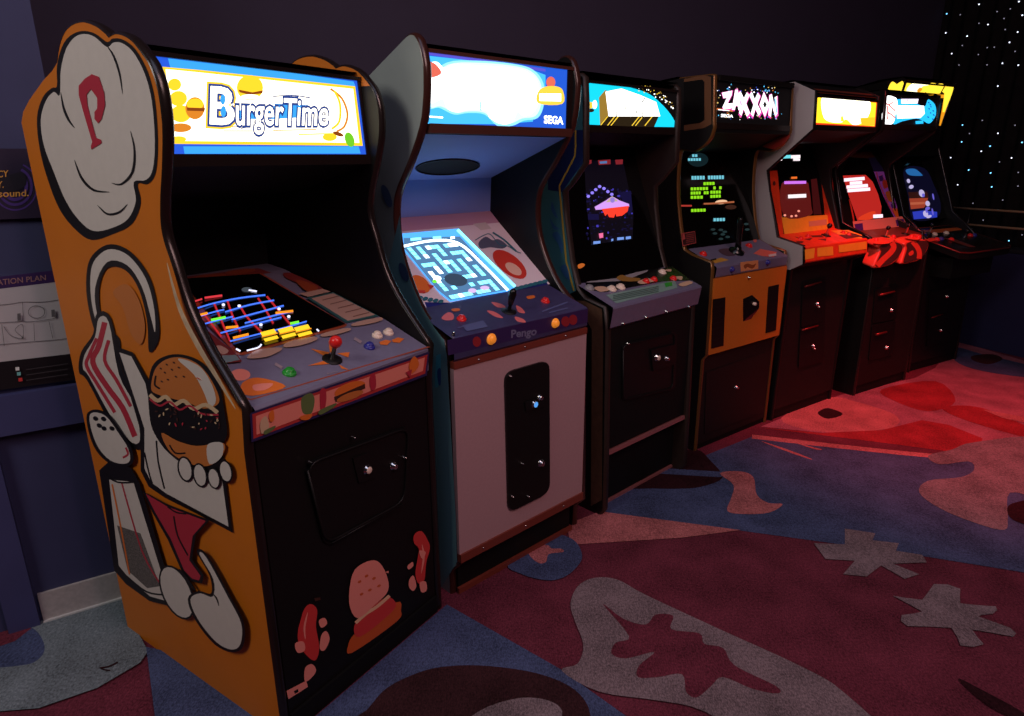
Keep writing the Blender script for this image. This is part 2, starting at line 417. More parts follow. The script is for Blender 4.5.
a.line(z((-60,515),(40,508),(60,506)), .5, INK); a.line(z((60,456),(62,490),(68,508),(140,500),(150,492)), .5, INK)
a.line([(q_[0], q_[1]) for q_ in ell(97/2.652, 130+482/2.652, 8.2, 6.2)]+[(97/2.652+8.2, 130+482/2.652)], .6, INK, False)
a.line(z((10,520),(30,545),(62,552),(40,530),(60,515),(62,552)), .5, INK); a.line(z((90,512),(92,558)), .5, INK, False); a.line(z((130,506),(140,552)), .5, INK, False)
a.line(z((5,515),(12,572)), .5, INK, False)
for p in ((50,496),(140,486)): a.lay(z((p[0]-4,p[1]-10),(p[0]+5,p[1]-11),(p[0]+6,p[1]+8),(p[0]-3,p[1]+9)), INK)
for p, c in (((46,632),(230,230,230)),((50,645),(120,190,190)),((54,660),(220,60,60))): a.lay(z((p[0]-5,p[1]-4),(p[0]+5,p[1]-5),(p[0]+6,p[1]+4),(p[0]-4,p[1]+5)), M('key_%d' % c[2]+str(c[0]), c, .5))
for k in range(3): a.line(z((70,634+k*14),(180,618+k*14)), .8, M('faint_ink', (64,58,62), .5), False)
a.build('plan_drawing', bd2)

# ------------------------------------------------------------------ arcade cabinets
class Cab(Frame):
    def __init__(s, name, label, x, y, deg, w, t=.025):
        Frame.__init__(s, (x, y, 0), math.radians(deg)); s.W = w; s.t = t; s.ro = 0
        s.root = bpy.data.objects.new(name, None); COL.objects.link(s.root)
        s.root.location = s.O; s.root.rotation_euler = (0,0,s.ang)
        tag(s.root, label, 'arcade cabinet', 'arcade cabinets in a row')
    def sides(s, front, rear, mat, edge, trim=TMOLD, rad=None, split=None):
        """front = outline from top front down to floor, rear = from floor up to top rear"""
        out = []
        pr = front+rear
        for u, nm in ((0, 0), (s.W-s.t+s.ro, 1)):
            mb = MB(); mb.prism([(u, d, z) for d, z in pr], (s.t, 0, 0), mat if nm == 0 else edge, edge)
            if nm == 0:      # inner face is plain dark
                pass
            o = mb.build('side_panel', s.root)
            tb = MB(); c = u+s.t/2; rr = (rad or s.t*.5)
            n = 7; rows = []
            P = [Vector((c, d, z)) for d, z in front]
            for i, p in enumerate(P):
                a, b = P[max(i-1,0)], P[min(i+1,len(P)-1)]
                dd = (b-a).normalized(); nn = Vector((0, dd.z, -dd.y))      # outwards
                rows.append([p + Vector((1,0,0))*rr*1.06*math.cos(math.pi*j/(n-1)) + nn*rr*.55*math.sin(math.pi*j/(n-1)) for j in range(n)])
            tb.grid(rows, trim); tb.build('edge_trim', o)
            out.append(o)
        s.side = out
        return out
    def span(s, pts, mat, name, i=None, th=0, label=None, parent=None):
        """strip across the cabinet following (d,z) points"""
        i = s.t if i is None else i
        mb = MB(); re = s.W-i+(s.ro if i >= s.t-.001 or i < .003 else 0)
        for (d0,z0), (d1,z1) in zip(pts, pts[1:]): mb.face([(i,d0,z0),(re,d0,z0),(re,d1,z1),(i,d1,z1)], mat)
        if th:
            for (d0,z0), (d1,z1) in zip(pts, pts[1:]):
                nn = Vector((0, z1-z0, -(d1-d0))).normalized()*th
                if nn.y < 0: nn = -nn
                mb.face([Vector((i,d0,z0))+nn, Vector((re,d0,z0))+nn, Vector((re,d1,z1))+nn, Vector((i,d1,z1))+nn], mat)
        return mb.build(name, parent or s.root, label, recalc=False)
    def slab(s, lo, hi, mat, name, parent=None, label=None):
        mb = MB(); mb.box(lo, hi, mat); o = mb.build(name, parent or s.root, label)
        return o
    def plane(s, d0, z0, d1, z1, step=.0003): return Plane(s, (s.W/2, d0, z0), (1,0,0), (0, d1-d0, z1-z0), step)
    def lside(s, step=.0003): return Plane(s, (-.0006, 0, 0), (0,1,0), (0,0,1), step)
    def button(s, pl, q, mat, parent, r=.014, label=None, rim=None):
        mb = MB(); p = pl.px(q)
        mb.lathe(p, pl.n, [(r*1.25,0),(r*1.25,.004),(r,.007),(r*.86,.006),(r*.84,.012),(r*.6,.0145),(0,.0145)], [rim or mat, rim or mat, rim or mat, mat, mat, mat])
        return mb.build('button', parent, label)
    def stick(s, pl, q, ballmat, parent, h=.06, ball=.017, shaft=.006, label=None, bat=False):
        mb = MB(); p = pl.px(q); n = pl.n
        mb.lathe(p, n, [(.026,0),(.026,.002),(.012,.004),(.0,.004)], BLACK)
        if bat: prof = [(shaft,.0),(shaft,h*.3),(ball*.65,h*.36),(ball,h*.85),(ball*.8,h*1.02),(ball*.4,h*1.1),(0,h*1.11)]; mm = [BLACK]+[ballmat]*5
        else:
            prof = [(shaft,0),(shaft,h-ball*.6)]+[(ball*math.sin(t), h+ball*.4-ball*math.cos(t)) for t in [math.pi*(.22+.78*k/7) for k in range(8)]]; mm = [CHROME if not bat else BLACK, ballmat]+[ballmat]*7
        mb.lathe(p, n, prof, mm)
        return mb.build('joystick', parent, label)
    def lock(s, pl, q, parent, r=.009, mat=None, name='lock', label=None):
        mb = MB(); p = pl.px(q); mb.lathe(p, pl.n, [(r*1.5,0),(r*1.4,.004),(r,.006),(r,.011),(r*.7,.013),(0,.013)], [CHROME]*3+[mat or CHROME]*2, 12)
        return mb.build(name, parent, label)
    def plate(s, pl, pts, th, mat, name, parent=None, emat=None, label=None):
        mb = MB(); mb.prism([pl.px(q, .0002) for q in pts], pl.n*th, mat, emat); return mb.build(name, parent or s.root, label)
    def shell(s, top, rear_d, rear_top, z0=.02):
        s.span(top, BLACKP, 'top_panel', .002, .012)
        s.slab((.002, rear_d-.018, .0), (s.W-.002+s.ro, rear_d, rear_top), BLACKP, 'back_panel')
def marq(c, d0, z0, d1, z1, i, backing, name='marquee', hold=None):
    hold = hold or TMOLD
    """lit marquee box: film plus a holder strip above and below"""
    mb = MB(); mb.face([(i,d0,z0),(c.W-i,d0,z0),(c.W-i,d1,z1),(i,d1,z1)], backing)
    o = mb.build(name, c.root, recalc=False)
    fr = MB(); t = c.t
    for (da, za, db, zb) in ((d1-.008, z1, d1+.02, z1+.010), (d0-.008, z0-.026, d0+.02, z0)):
        fr.box((t, da, za), (c.W-t+c.ro, db, zb), hold)
    for ua, ub in ((t, i), (c.W-i, c.W-t+c.ro)):
        if ub-ua > .002:
            fr.prism([(ua, d0-.004, z0), (ub, d0-.004, z0), (ub, d1-.004, z1), (ua, d1-.004, z1)], (0,.012,0), TMOLD)
    fr.build('marquee_frame', c.root)
    return o
def rounded(pts, r=.22, n=4):
    """round the corners of a quad of image points"""
    out = []; N = len(pts)
    for i in range(N):
        p, a, b = Vector(pts[i]), Vector(pts[i-1]), Vector(pts[(i+1) % N])
        L = min((a-p).length, (b-p).length)*r
        s_, e_ = p+(a-p).normalized()*L, p+(b-p).normalized()*L
        for k in range(n+1):
            t = k/n; out.append(tuple(s_*(1-t)**2 + p*2*t*(1-t) + e_*t*t))
    return out

# colours used in prints
ORANGE = M('orange_painted_side', (204,112,20), .5, var=.05, scale=5)
PWHITE = M('white_print_on_side', (205,196,190), .5, var=.03, scale=40)
PBLACK = M('black_print', (14,11,13), .5)
PRED = M('red_print', (176,44,62), .5)
PTAN = M('tan_print_side', (192,112,52), .5); PBRN = M('brown_print', (66,36,26), .5); PCREAM = M('cream_print', (206,176,140), .5)
PINK = M('pink_print', (232,138,120), .45); PGRN = M('green_print', (96,116,66), .5); PORG = M('orange_print', (220,112,40), .5); PGREY = M('greyblue_panel_print', (112,108,132), .42, var=.06, scale=50)
BTN_W = M('white_plastic', (236,215,196), .3); BTN_R = M('red_plastic', (226,38,36), .28); BTN_G = M('green_plastic', (40,150,50), .3); BTN_B = M('blue_plastic', (52,52,140), .3); BTN_O = M('glowing_orange_plastic', (250,150,50), .3, emit=.35)  # the orange plastic is given a weak glow
BLKP = M('black_plastic', (14,13,14), .25)

# ================= cabinet with the orange painted side
c = Cab('arcade_cabinet', 'arcade cabinet with orange painted side panel and yellow lit sign, nearest the camera', -.5772, 1.3196, 56.18, .63, .024)
fr = smooth([(.535,1.627),(.507,1.66),(.476,1.682),(.44,1.693),(.40,1.695),(.371,1.691),(.331,1.678),(.295,1.658)], 3, False)[:-1] + smooth([(.295,1.656),(.267,1.660),(.234,1.653),(.205,1.639),(.175,1.612),(.156,1.589),(.143,1.549),(.143,1.501),(.150,1.462),(.170,1.40),(.192,1.344),(.207,1.29),(.206,1.25),(.190,1.202),(.160,1.108),(.116,1.035),(.057,.965),(.002,.903)], 3, False) + [(.014,.80),(.014,.0)]
rear = [(.77,0),(.781,1.507),(.759,1.531),(.711,1.557),(.619,1.595),(.566,1.612)]
c.sides(fr, rear, ORANGE, BLACK)
S = Art(c.lside(.00022))
# abstract cloud shape, curls, burger, shaker, cloth and pebbles in the places and colours of the printed side
g = Z(2.5575,0,0); k4 = Z(3.41,0,240); k6 = Z(2.56,0,440); k5 = Z(2.756,0,380)
S.lay([(37,118),(43,97),(52,88),(57,86),(57,66),(62,47),(70,36),(82,31),(95,33.5),(107,42),(113,38.5),(124,40),(136,50),(148,72),(155,100),(158,140),(156,172),(148,184),(138,184),(141,203),(132,224),(113,234),(92,240),(76,230),(60,210),(48,180),(40,150)], PBLACK, True)
S.lay([(41,120),(46,101),(54,92),(60,95),(61,70),(66,50),(74,38),(84,34),(95,37),(107,47),(114,42.5),(123,43.5),(134,53),(145,74),(152,101),(155,140),(153,169),(146,180),(134,182),(136,201),(128,219),(112,228),(94,231),(80,221),(66,201),(54,172),(44,145)], PWHITE, True)
S.line([(61,92),(64,108),(69,120),(75,128)], 2.6, PBLACK, taper=True)
S.line([(106,44),(114,56),(120,74),(123,94)], 2.2, PBLACK, taper=True)
S.line([(75,160),(82,178),(94,190),(110,192)], 2.6, PBLACK, taper=True)
S.line([(131,131),(135,150),(133,172),(122,184),(112,183)], 2.6, PBLACK, taper=True)
S.line([(98,205),(108,214),(120,212),(128,204)], 2.2, PBLACK, taper=True)
S.lay([(79.5,85.7),(85.7,78.6),(92.7,74.2),(99.7,76.9),(105,92.7),(105.9,105),(102.4,119),(98.9,123.5),(95.3,119),(95.3,112),(98,108.5),(98,98),(91.8,89.2),(87.4,94.5),(88.3,105),(92.7,122.6),(97,138),(101.7,139.5),(102.5,143),(92,149.5),(91.5,146),(93,142),(85,115),(79.5,95)], PRED)
# rising curls above the burger
S.lay([(96,252),(112,244),(132,252),(150,276),(158,306),(160,338),(150,352),(148,322),(140,290),(126,270),(108,268),(100,290),(104,322),(120,338),(118,352),(98,336),(88,300),(88,268)], PBLACK, True)
S.lay([(99,256),(112,249),(130,256),(147,279),(155,308),(156,332),(152,318),(143,287),(128,265),(108,262),(96,288),(99,318),(108,334),(98,324),(92,298),(92,270)], PWHITE, True)
S.lay(smooth([(114,292),(128,284),(140,300),(146,326),(142,344),(132,334),(124,308)],4), PTAN)
# striped banner
S.lay([(98,313),(112,318),(124,372),(140,404),(146,442),(134,448),(112,424),(88,380),(80,372),(82,352),(94,334)], PBLACK, True)
S.lay([(100,318),(110,322),(120,374),(136,406),(141,440),(130,440),(112,416),(90,376),(84,368),(86,354),(96,337)], PWHITE, True)
S.line([(106,322),(100,346),(94,362),(108,386),(124,408),(136,436)], 5.5, PRED); S.line([(98,338),(90,356),(88,366),(100,386),(116,412)], 3.4, PRED); S.line([(110,340),(106,360),(118,380),(132,406)], 3.4, PRED)
# white cloth
S.lay([(118,346),(134,352),(150,380),(158,420),(170,440),(226,470),(234,532),(196,512),(166,497),(150,486),(142,470),(142,430),(130,390)], PBLACK)
S.lay([(121,352),(133,356),(147,383),(155,424),(168,444),(223,474),(230,526),(196,508),(168,493),(153,482),(146,468),(146,428),(133,388)], PWHITE)
S.line([(146,452),(150,470),(154,484)], 1.6, PBLACK); S.line([(158,440),(160,462),(166,488)], 1.6, PBLACK)
# burger
S.lay([(150,388),(154,366),(166,356),(184,354),(204,362),(220,382),(226,408),(229,434),(222,448),(226,462),(214,470),(190,466),(170,452),(158,436),(152,420)], PBLACK, True)
S.lay([(153,388),(157,369),(168,359),(184,357),(202,365),(216,384),(221,402),(206,408),(190,402),(174,398),(160,394)], PTAN, True)
S.lay([(180,359),(190,360),(204,368),(214,384),(218,400),(212,406),(206,392),(196,374)], PWHITE, True)
for sx, sy in ((163,368),(169,364),(176,362),(167,372),(174,369),(181,367),(170,379),(178,376),(186,376),(164,381)): S.lay(ell(sx,sy,1.5,.8,30,8), PBRN, lvl=S.k)
S.k += 1
S.line([(158,375),(157,384),(162,388)], 1.6, PBLACK)
S.line([(152,394),(160,400),(168,396),(176,404),(186,400),(196,408),(208,404),(220,412)], 4, PCREAM); S.line([(152,398),(162,405),(172,401),(182,409),(192,405),(204,413),(221,414)], 2, PRED)
random.seed(3)
for k in range(34):
    t = random.random(); sx = 158+t*64; sy = 409+t*12+random.uniform(-6,12); S.lay(ell(sx,sy,random.uniform(1,2.4),.8,random.uniform(0,180),7), random.choice((PBRN,PBRN,PCREAM,PRED)), lvl=S.k)
S.k += 1
S.lay([(164,432),(180,440),(200,445),(226,442),(224,456),(210,465),(190,462),(172,450)], PTAN, True)
S.lay([(210,444),(225,442),(224,456),(212,463)], PWHITE, True)
S.line([(172,444),(178,452),(188,452)], 1.5, PBLACK)
for sx, sy, rr in ((188,468,9),(203,474,8.5),(217,477,7.5),(229,470,8)):
    S.lay(ell(sx,sy,rr*.86,rr*1.45,-12), PBLACK); S.lay(ell(sx,sy,rr*.66,rr*1.25,-12), PWHITE)
# shaker
S.lay(k6((262,75),(300,40),(345,70),(366,108),(444,370),(440,420),(390,408),(330,365),(300,330)), PBLACK)
S.lay(k6((288,98),(350,104),(432,370),(434,408),(392,396),(340,352),(312,318)), PWHITE)
S.lay(k6((308,215),(368,235),(418,370),(385,375),(335,330)), M('grey_speckle_print', (96,90,88), .6, var=.9, scale=220))
S.line(k6((320,105),(372,280),(424,372)), 1.5, PRED); S.line(k6((296,110),(318,220),(340,340)), 1.5, PORG)
S.line(k6((332,344),(384,384),(434,392)), 1.6, PBLACK); S.line(k6((272,82),(310,104),(352,104)), 1.6, PBLACK)
S.lay(k5((250,92),(275,78),(310,92),(345,140),(372,180),(378,222),(350,236),(310,225),(275,190),(255,140)), PBLACK, True)
S.lay(k5((258,96),(275,86),(306,99),(340,146),(364,184),(369,218),(348,227),(314,217),(283,184),(264,138)), PWHITE, True)
for sx, sy in ((275,103),(297,104),(298,130),(285,122),(320,130)): S.lay(k5(*ell(sx,sy,8,6,30,10)), PBLACK, lvl=S.k)
S.k += 1
S.line(k5((358,182),(364,200),(350,210)), 2, PRED)
# red cloth
S.lay(k6((375,126),(440,160),(548,200),(512,238),(502,300),(532,340),(528,362),(500,356),(476,332),(440,250),(400,180)), PBLACK)
S.lay(k6((384,133),(440,166),(538,202),(504,240),(495,302),(524,342),(520,354),(502,349),(482,328),(448,248),(408,180)), PRED)
S.line(k6((440,166),(462,180),(488,184)), 1.5, PBLACK); S.line(k6((456,190),(466,240),(492,290)), 1.5, PBLACK)
# pebbles
S.lay(ell(181,590,15,29,-24), PBLACK); S.lay(ell(181,590,13.2,27,-24), PWHITE)
S.lay(k6((515,280),(540,285),(600,390),(636,460),(634,520),(606,536),(560,516),(512,456),(492,400),(520,380),(552,386),(548,340)), PBLACK, True)
S.lay(k6((523,287),(540,294),(596,396),(629,462),(627,514),(604,529),(564,509),(518,452),(499,402),(524,386),(556,394),(558,350)), PWHITE, True)
S.line(k6((553,384),(566,398),(572,418)), 1.6, PBLACK, taper=True)
S.line(k6((470,325),(488,345),(510,378)), 2, PBLACK)
# worn edge beside the control panel
WORN = M('worn_edge', (196,170,140), .6, var=.25, scale=40)
S.line([(173,262),(185,306),(203,343),(224,378),(241,407)], 5, WORN, taper=True)
for x, y in ((148,650),(176,668),(200,684),(224,700)): S.lay(ell(x,y,5,1.6,35,8), WORN, lvl=S.k)
S.build('side_artwork', c.side[0], 'white, red and black printed shapes with a burger')
a = Art(Plane(c, (c.W-c.t-.0006,0,0), (0,1,0), (0,0,1), .0003)); a.mb.poly([(c.W-c.t-.0005,d,z) for d,z in fr if z > 1.6]+[(c.W-c.t-.0005,.56,1.612)], ORANGE); a.build('x', c.side[1])
c.shell([(.214,1.629),(.42,1.625),(.60,1.58),(.775,1.50)], .765, 1.50)
ME = dict(w=E('sign_white',(255,246,214),2.6), y=E('sign_yellow',(255,205,40),1.3), b=E('sign_blue',(40,96,232),1.0), c=E('sign_cyan',(60,170,255),1.1), o=E('sign_orange',(235,140,40),1.0), k=E('sign_outline',(54,84,170),.75), g=E('sign_green',(120,215,40),1.0), br=E('sign_brown',(170,80,20),.7))
mo = marq(c, .190, 1.428, .206, 1.618, .034, ME['b'])
A = Art(c.plane(.19,1.428,.206,1.618,.0002)); g = Z(3.935,140,30)
A.lay(g((110,112),(620,172),(840,203),(848,222),(640,204),(120,152)), ME['c']); A.lay(g((170,458),(860,458),(868,486),(175,487)), ME['c'])
A.lay(g((78,144),(240,158),(846,222),(876,456),(122,448)), ME['y'])
A.lay(g((100,154),(240,168),(838,232),(862,444),(130,436)), ME['w'])
A.lay(g((150,160),(240,172),(836,236),(830,440),(180,430)), ME['w'])
for p, r1_, r2_ in (((150,270),34,30),((160,330),40,34),((135,215),26,24)): A.lay(g(*ell(p[0],p[1],r1_,r2_)), ME['y'], lvl=A.k)
A.k += 1
A.lay(g(*ell(215,308,38,44)), ME['o']); A.lay(g(*ell(215,292,34,22)), ME['y']); A.lay(g((182,305),(255,308),(252,320),(184,318)), ME['br'])
A.lay(g(*ell(158,385,42,18)), ME['o']); A.lay(g(*ell(150,430,30,12)), ME['y'])
A.lay(g(*ell(430,228,52,50)), ME['y']); A.lay(g((384,235),(440,246),(482,238),(478,250),(430,256),(390,246)), ME['br']); A.lay(g(*ell(430,264,36,10)), ME['w'])
A.line(g((520,262),(600,258),(668,268)), 1.2, ME['k'])
A.lay(g((525,290),(660,296),(655,330),(530,330)), ME['c'])
A.line(g((325,398),(440,398)), 1.0, ME['o'], False); A.line(g((520,396),(690,392)), 1.0, ME['o'], False); A.line(g((330,384),(420,376)), .8, ME['br'], False); A.line(g((620,412),(760,408)), 1.2, ME['y'], False)
A.line(g((745,232),(790,270),(812,330),(800,380),(770,400)), 2.2, ME['o']); A.line(g((760,240),(782,290),(780,360),(750,390)), 2.2, ME['y'])
A.lay(g(*ell(742,422,28,16)), ME['y']); A.lay(g(*ell(820,432,18,30,-20)), ME['g']); A.lay(g(*ell(775,410,22,8,20)), ME['br'])
QB = g((276,226),(366,232),(362,374),(272,368)); QT = g((372,262),(738,280),(728,408),(372,412))
A.text('B', QB, ME['y'], .10); A.text('B', QB, ME['k'], .065); A.text('B', QB, ME['w'], .02); A.lay(g(*ell(320,275,10,20)), ME['c']); A.lay(g(*ell(322,322,11,22)), ME['c'])
A.lay(g((372,318),(480,312),(520,300),(620,300),(618,346),(520,352),(440,352),(378,350)), ME['c'])
A.text('urgerTime', QT, ME['k'], .075); A.text('urgerTime', QT, ME['w'], .012)
A.build('sign_artwork', mo, 'yellow and white lettering with small burgers')
c.span([(.20,1.402),(.45,1.335),(.690,1.30)], BLACKP, 'speaker_panel')
c.span([(.690,1.30),(.692,1.082)], BLACKP, 'monitor_shroud')
cp_ = c.span([(.014,.815),(.0,.829),(-.002,.893),(.004,.900),(.162,.959)], PGREY, 'control_panel', .028)
bz = c.span([(.162,.959),(.437,1.023),(.603,1.071),(.692,1.083)], PGREY, 'monitor_bezel', .028)
fp = c.slab((.028,.014,.06), (.602,.03,.815), BLACK, 'front_panel')
c.slab((.028,.006,.0), (.602,.03,.058), BLACKP, 'kick_board')
PB = c.plane(.162,.959,.603,1.071,.0003); PC = c.plane(.004,.900,.162,.959,.0003); PF = c.plane(-.0016,.829,-.0022,.893,.0003); PD = c.plane(.0135,.06,.0135,.81,.0003)
PEACH = M('peach_print', (186,148,130), .45); LINEO = M('rust_line_print', (150,66,40), .4); BURG = M('maroon_print', (120,44,44), .45)
z = Z(3.41,170,240)
b = Art(PB)
b.lay(z((20,130),(300,96),(345,112),(300,118),(40,150)), BURG); b.lay(z(*ell(125,128,68,10,-8)), LINEO); b.lay(z(*ell(240,108,52,8,-6)), LINEO)
b.lay(z((30,132),(300,114),(316,116),(604,290),(596,298),(248,394),(228,392),(100,262)), LINEO)
b.lay(z((388,114),(425,118),(520,165),(490,172),(440,150),(395,130)), BURG, True); b.lay(z((428,140),(470,145),(505,165),(470,178)), LINEO, True)
b.lay(z((440,185),(520,168),(548,178),(470,196)), PEACH); b.lay(z((466,200),(556,180),(712,262),(600,285)), M('teal_edge_print', (50,92,92), .4)); b.lay(z((482,202),(556,184),(700,258),(606,278)), PEACH)
for k in range(5): b.line(z((520+k*26,208+k*14),(575+k*26,194+k*14)), .9, M('brown_ink', (120,84,70), .5), False, lvl=b.k)
b.k += 1
b.lay(z((265,400),(300,378),(372,370),(378,380),(330,402),(272,408)), PEACH, True); b.lay(z((388,360),(420,346),(490,334),(500,344),(450,362),(395,370)), PEACH, True); b.lay(z((515,326),(550,314),(605,304),(614,312),(560,328),(520,334)), PEACH, True); b.lay(z((620,290),(660,278),(716,268),(722,278),(670,292),(626,298)), PEACH, True)
b.lay(z((110,305),(135,320),(230,395),(245,420),(200,425),(165,400)), BURG); b.lay(z((150,372),(172,366),(200,384),(180,396)), PEACH, True); b.lay(z((175,400),(225,398),(238,415),(190,425)), M('pale_teal_print', (120,140,140), .5))
b.build('bezel_artwork', bz)
# picture tube
sm_ = MB(); tl, tr, br, bl = [PB.px(p, .0036) for p in z((36,136),(304,118),(598,290),(238,388))]
rows = []
for i in range(9):
    rows.append([])
    for j in range(9):
        u_, v_ = j/8, i/8; p = (tl*(1-u_)+tr*u_)*(1-v_) + (bl*(1-u_)+br*u_)*v_
        rows[-1].append(p + PB.n*(.004*(1-(2*u_-1)**2)*(1-(2*v_-1)**2)))
sm_.grid(rows, GLASS); so = sm_.build('screen', c.root)
PS = Plane(c, PB.o+PB.n*.0078, (1,0,0), PB.e2, .0003)
s = Art(PS)
gb, gr, gy, gw, gg = E('g_blue',(70,120,255),1.3), E('g_red',(200,40,45),.9), E('g_yellow',(255,205,40),1.3), E('g_white',(225,225,255),1.5), E('g_green',(120,255,60),1.2)
for p in ([(150,215),(205,345)],[(95,262),(110,285)],[(195,205),(215,262),(240,312)],[(238,222),(262,262),(318,320)],[(300,198),(330,245),(352,285)],[(330,192),(370,240),(412,290)],[(118,255),(175,330)]):
    s.line(z(*p), 1.9, gr, lvl=1)
s.k = 2
for p in ([(85,236),(150,216),(240,198),(325,188)],[(188,246),(270,222),(355,206)],[(96,262),(150,246),(185,238)],[(210,272),(300,248),(388,224)],[(120,286),(180,270),(214,262)],[(255,284),(340,262),(420,242)],[(172,318),(240,300),(380,264)],[(205,346),(300,322),(390,300),(466,278)]):
    s.line(z(*p), 1.5, gb, lvl=2)
for p in ([(96,258),(128,250)],[(190,300),(232,296)],[(360,250),(420,243)],[(215,335),(268,322)]): s.line(z(*p), 2.4, E('g_orange',(255,150,30),1.2), False, lvl=3)
for p in ([(140,274),(190,264)],[(410,286),(440,280)]): s.line(z(*p), 2.4, gg, False, lvl=3)
for (x, y) in ((335,318),(395,308),(450,302)):
    s.lay(z((x-28,y-2),(x+20,y-14),(x+30,y+2),(x-18,y+14)), gy, lvl=3); s.lay(z((x-16,y+20),(x+30,y+8),(x+36,y+18),(x-10,y+30)), gy, lvl=3); s.line(z((x-22,y+14),(x+32,y+1)), 1, E('g_orange',(255,150,30),1.2), False, lvl=4)
s.line(z((262,378),(300,368),(312,356)), 1.6, gw, lvl=3); s.line(z((225,372),(240,380)), 1.8, gw, lvl=3); s.line(z((500,305),(508,312)), 1.6, gw, lvl=3)
s.line(z((78,212),(110,202)), 1.6, E('g_pink',(230,60,70),1), False, lvl=3); s.line(z((118,198),(178,190)), 2, E('g_pink',(230,60,70),1), False, lvl=3)
s.lay(z(*ell(262,170,18,8)), E('g_dim',(90,100,110),.5), lvl=3); s.line(z((268,172),(296,176)), 1.6, gw, lvl=4)
for x, y in ((182,222),(236,226),(372,236),(405,262),(310,290)): s.lay(z(*ell(x,y,6,5,0,8)), gw, lvl=4)
s.build('game_picture', so)
# control panel print and controls
k = Art(PC)
k.line(z((90,470),(275,545),(890,362)), 1.2, LINEO, False)
k.lay(z(*ell(240,460,34,20)), PINK); k.lay(z((245,490),(300,470),(395,500),(300,530),(250,525)), PORG, True); k.lay(z((285,495),(350,490),(330,510),(290,515)), PINK, True)
for p in ([(480,372),(545,385),(530,400)],[(470,430),(530,412),(545,424)],[(575,425),(610,445),(585,440)],[(570,388),(612,384),(608,402)],[(540,345),(560,380),(545,385)]): k.lay(z(*p), PORG, lvl=k.k)
k.k += 1
for x, y in ((735,350),(778,342)): k.lay(z((x-22,y),(x,y-8),(x+20,y-4),(x+5,y+10),(x-18,y+8)), PORG, lvl=k.k)
k.k += 1
for x, y in ((370,432),(640,345)): k.line(z((x-12,y-8),(x+12,y+6)), 3, M('pale_print', (150,132,140), .5), False, lvl=k.k)
k.text('BurgerTime', z((535,455),(572,448),(572,455),(535,462)), M('pale_print', (150,132,140), .5))
k.build('panel_artwork', cp_)
c.button(PC, z((407,455))[0], BTN_G, cp_, .0135, 'green button')
c.button(PC, z((680,366))[0], BTN_B, cp_, .0125, 'blue button')
for p in ((706,328),(744,318)): c.button(PC, z(p)[0], BTN_W, cp_, .0125)
c.stick(PC, z((553,408))[0], BTN_R, cp_, .047, .0165, label='red ball joystick')
f = Art(PF); BORD = M('red_border_print', (176,52,50), .45)
f.lay(z((272,590),(884,380),(876,462),(278,690)), M('navy_border_print', (40,34,80), .45)); f.lay(z((280,594),(878,390),(870,455),(284,678)), BORD); f.lay(z((292,600),(868,400),(862,446),(294,664)), PINK)
f.lay(z((450,535),(480,522),(492,545),(482,590),(455,592),(446,565)), PGRN, True); f.lay(z((510,515),(528,508),(532,540),(525,580),(512,585)), PRED, True)
f.lay(z(*ell(612,508,56,22,-20)), PORG); f.lay(z((558,535),(662,490),(664,505),(562,552)), PBRN); f.lay(z(*ell(612,532,48,12,-20)), PTAN)
f.lay(z((678,470),(696,455),(700,500),(684,512)), PRED, True); f.lay(z((305,620),(325,600),(335,640),(310,660)), PCREAM, True); f.lay(z((335,590),(350,580),(352,612),(338,618)), PORG, True); f.lay(z((318,650),(355,632),(350,645),(322,662)), PGRN, True)
f.lay(z((812,425),(830,395),(846,425),(820,455)), PORG, True); f.lay(z((800,450),(822,440),(815,470)), PRED); f.lay(z((440,600),(480,592),(470,610),(445,612)), PORG, True); f.lay(z((505,580),(560,555),(555,568),(510,594)), PGRN, True)
f.build('front_strip_artwork', cp_)
# coin door
dr = c.plate(PD, rounded([(304,462),(411,424),(407,504),(323,548)], .16), .006, BLACK, 'coin_door')
PE = c.plane(.0070,.06,.0070,.81,.0003)
rid = MB(); rid.tube([PE.px(p, .002) for p in rounded([(307,464),(408,427),(404,501),(325,544)], .16)+[(307,470)]], .0035, BLACK, 6); rid.build('door_ridge', dr)
c.plate(PE, [(352,458),(366,453),(372,478),(358,483)], .004, BLACK, 'coin_plate', dr)
c.lock(PE, (366.5,469.5), dr, .0105, BTN_W, 'coin_return', 'white coin return button'); c.lock(PE, (393,466), dr, .009); c.lock(PE, (309,462), dr, .003, DARKM, name='screw'); c.lock(PE, (403,457), dr, .003, name='screw'); c.lock(PE, (352,437), dr, .0025, name='screw')
mb = MB(); mb.tube([PE.px((331,543),.003), PE.px((401,504),.003)], .003, BLACK, 6); mb.build('door_ridge', dr)
# stickers: plain sausages and a burger
k = Art(PD); z = Z(2.419,220,420); RS = M('red_sticker', (210,60,58), .45); RH = M('pink_sticker', (240,150,135), .45); OS = M('orange_sticker', (206,92,36), .45)
k.lay(z((205,455),(220,445),(235,460),(232,500),(240,550),(232,580),(215,575),(192,545),(188,515),(196,480)), RS, True); k.line(z((212,465),(204,500),(206,530)), 2, RH, taper=True)
k.lay(z((205,600),(222,590),(232,605),(222,622),(205,632)), RH, True); k.lay(z((160,655),(208,630),(212,645),(165,675)), RH); k.lay(z((178,655),(188,650),(189,657),(180,662)), PBLACK)
k.lay(z((238,485),(252,478),(258,492),(244,502)), RH, True); k.lay(z((244,520),(256,510),(264,530),(252,556),(240,552)), RH, True); k.lay(z((180,540),(200,535),(204,556),(186,562)), RH, True); k.lay(z((226,430),(240,428),(242,434),(228,438)), PBRN)
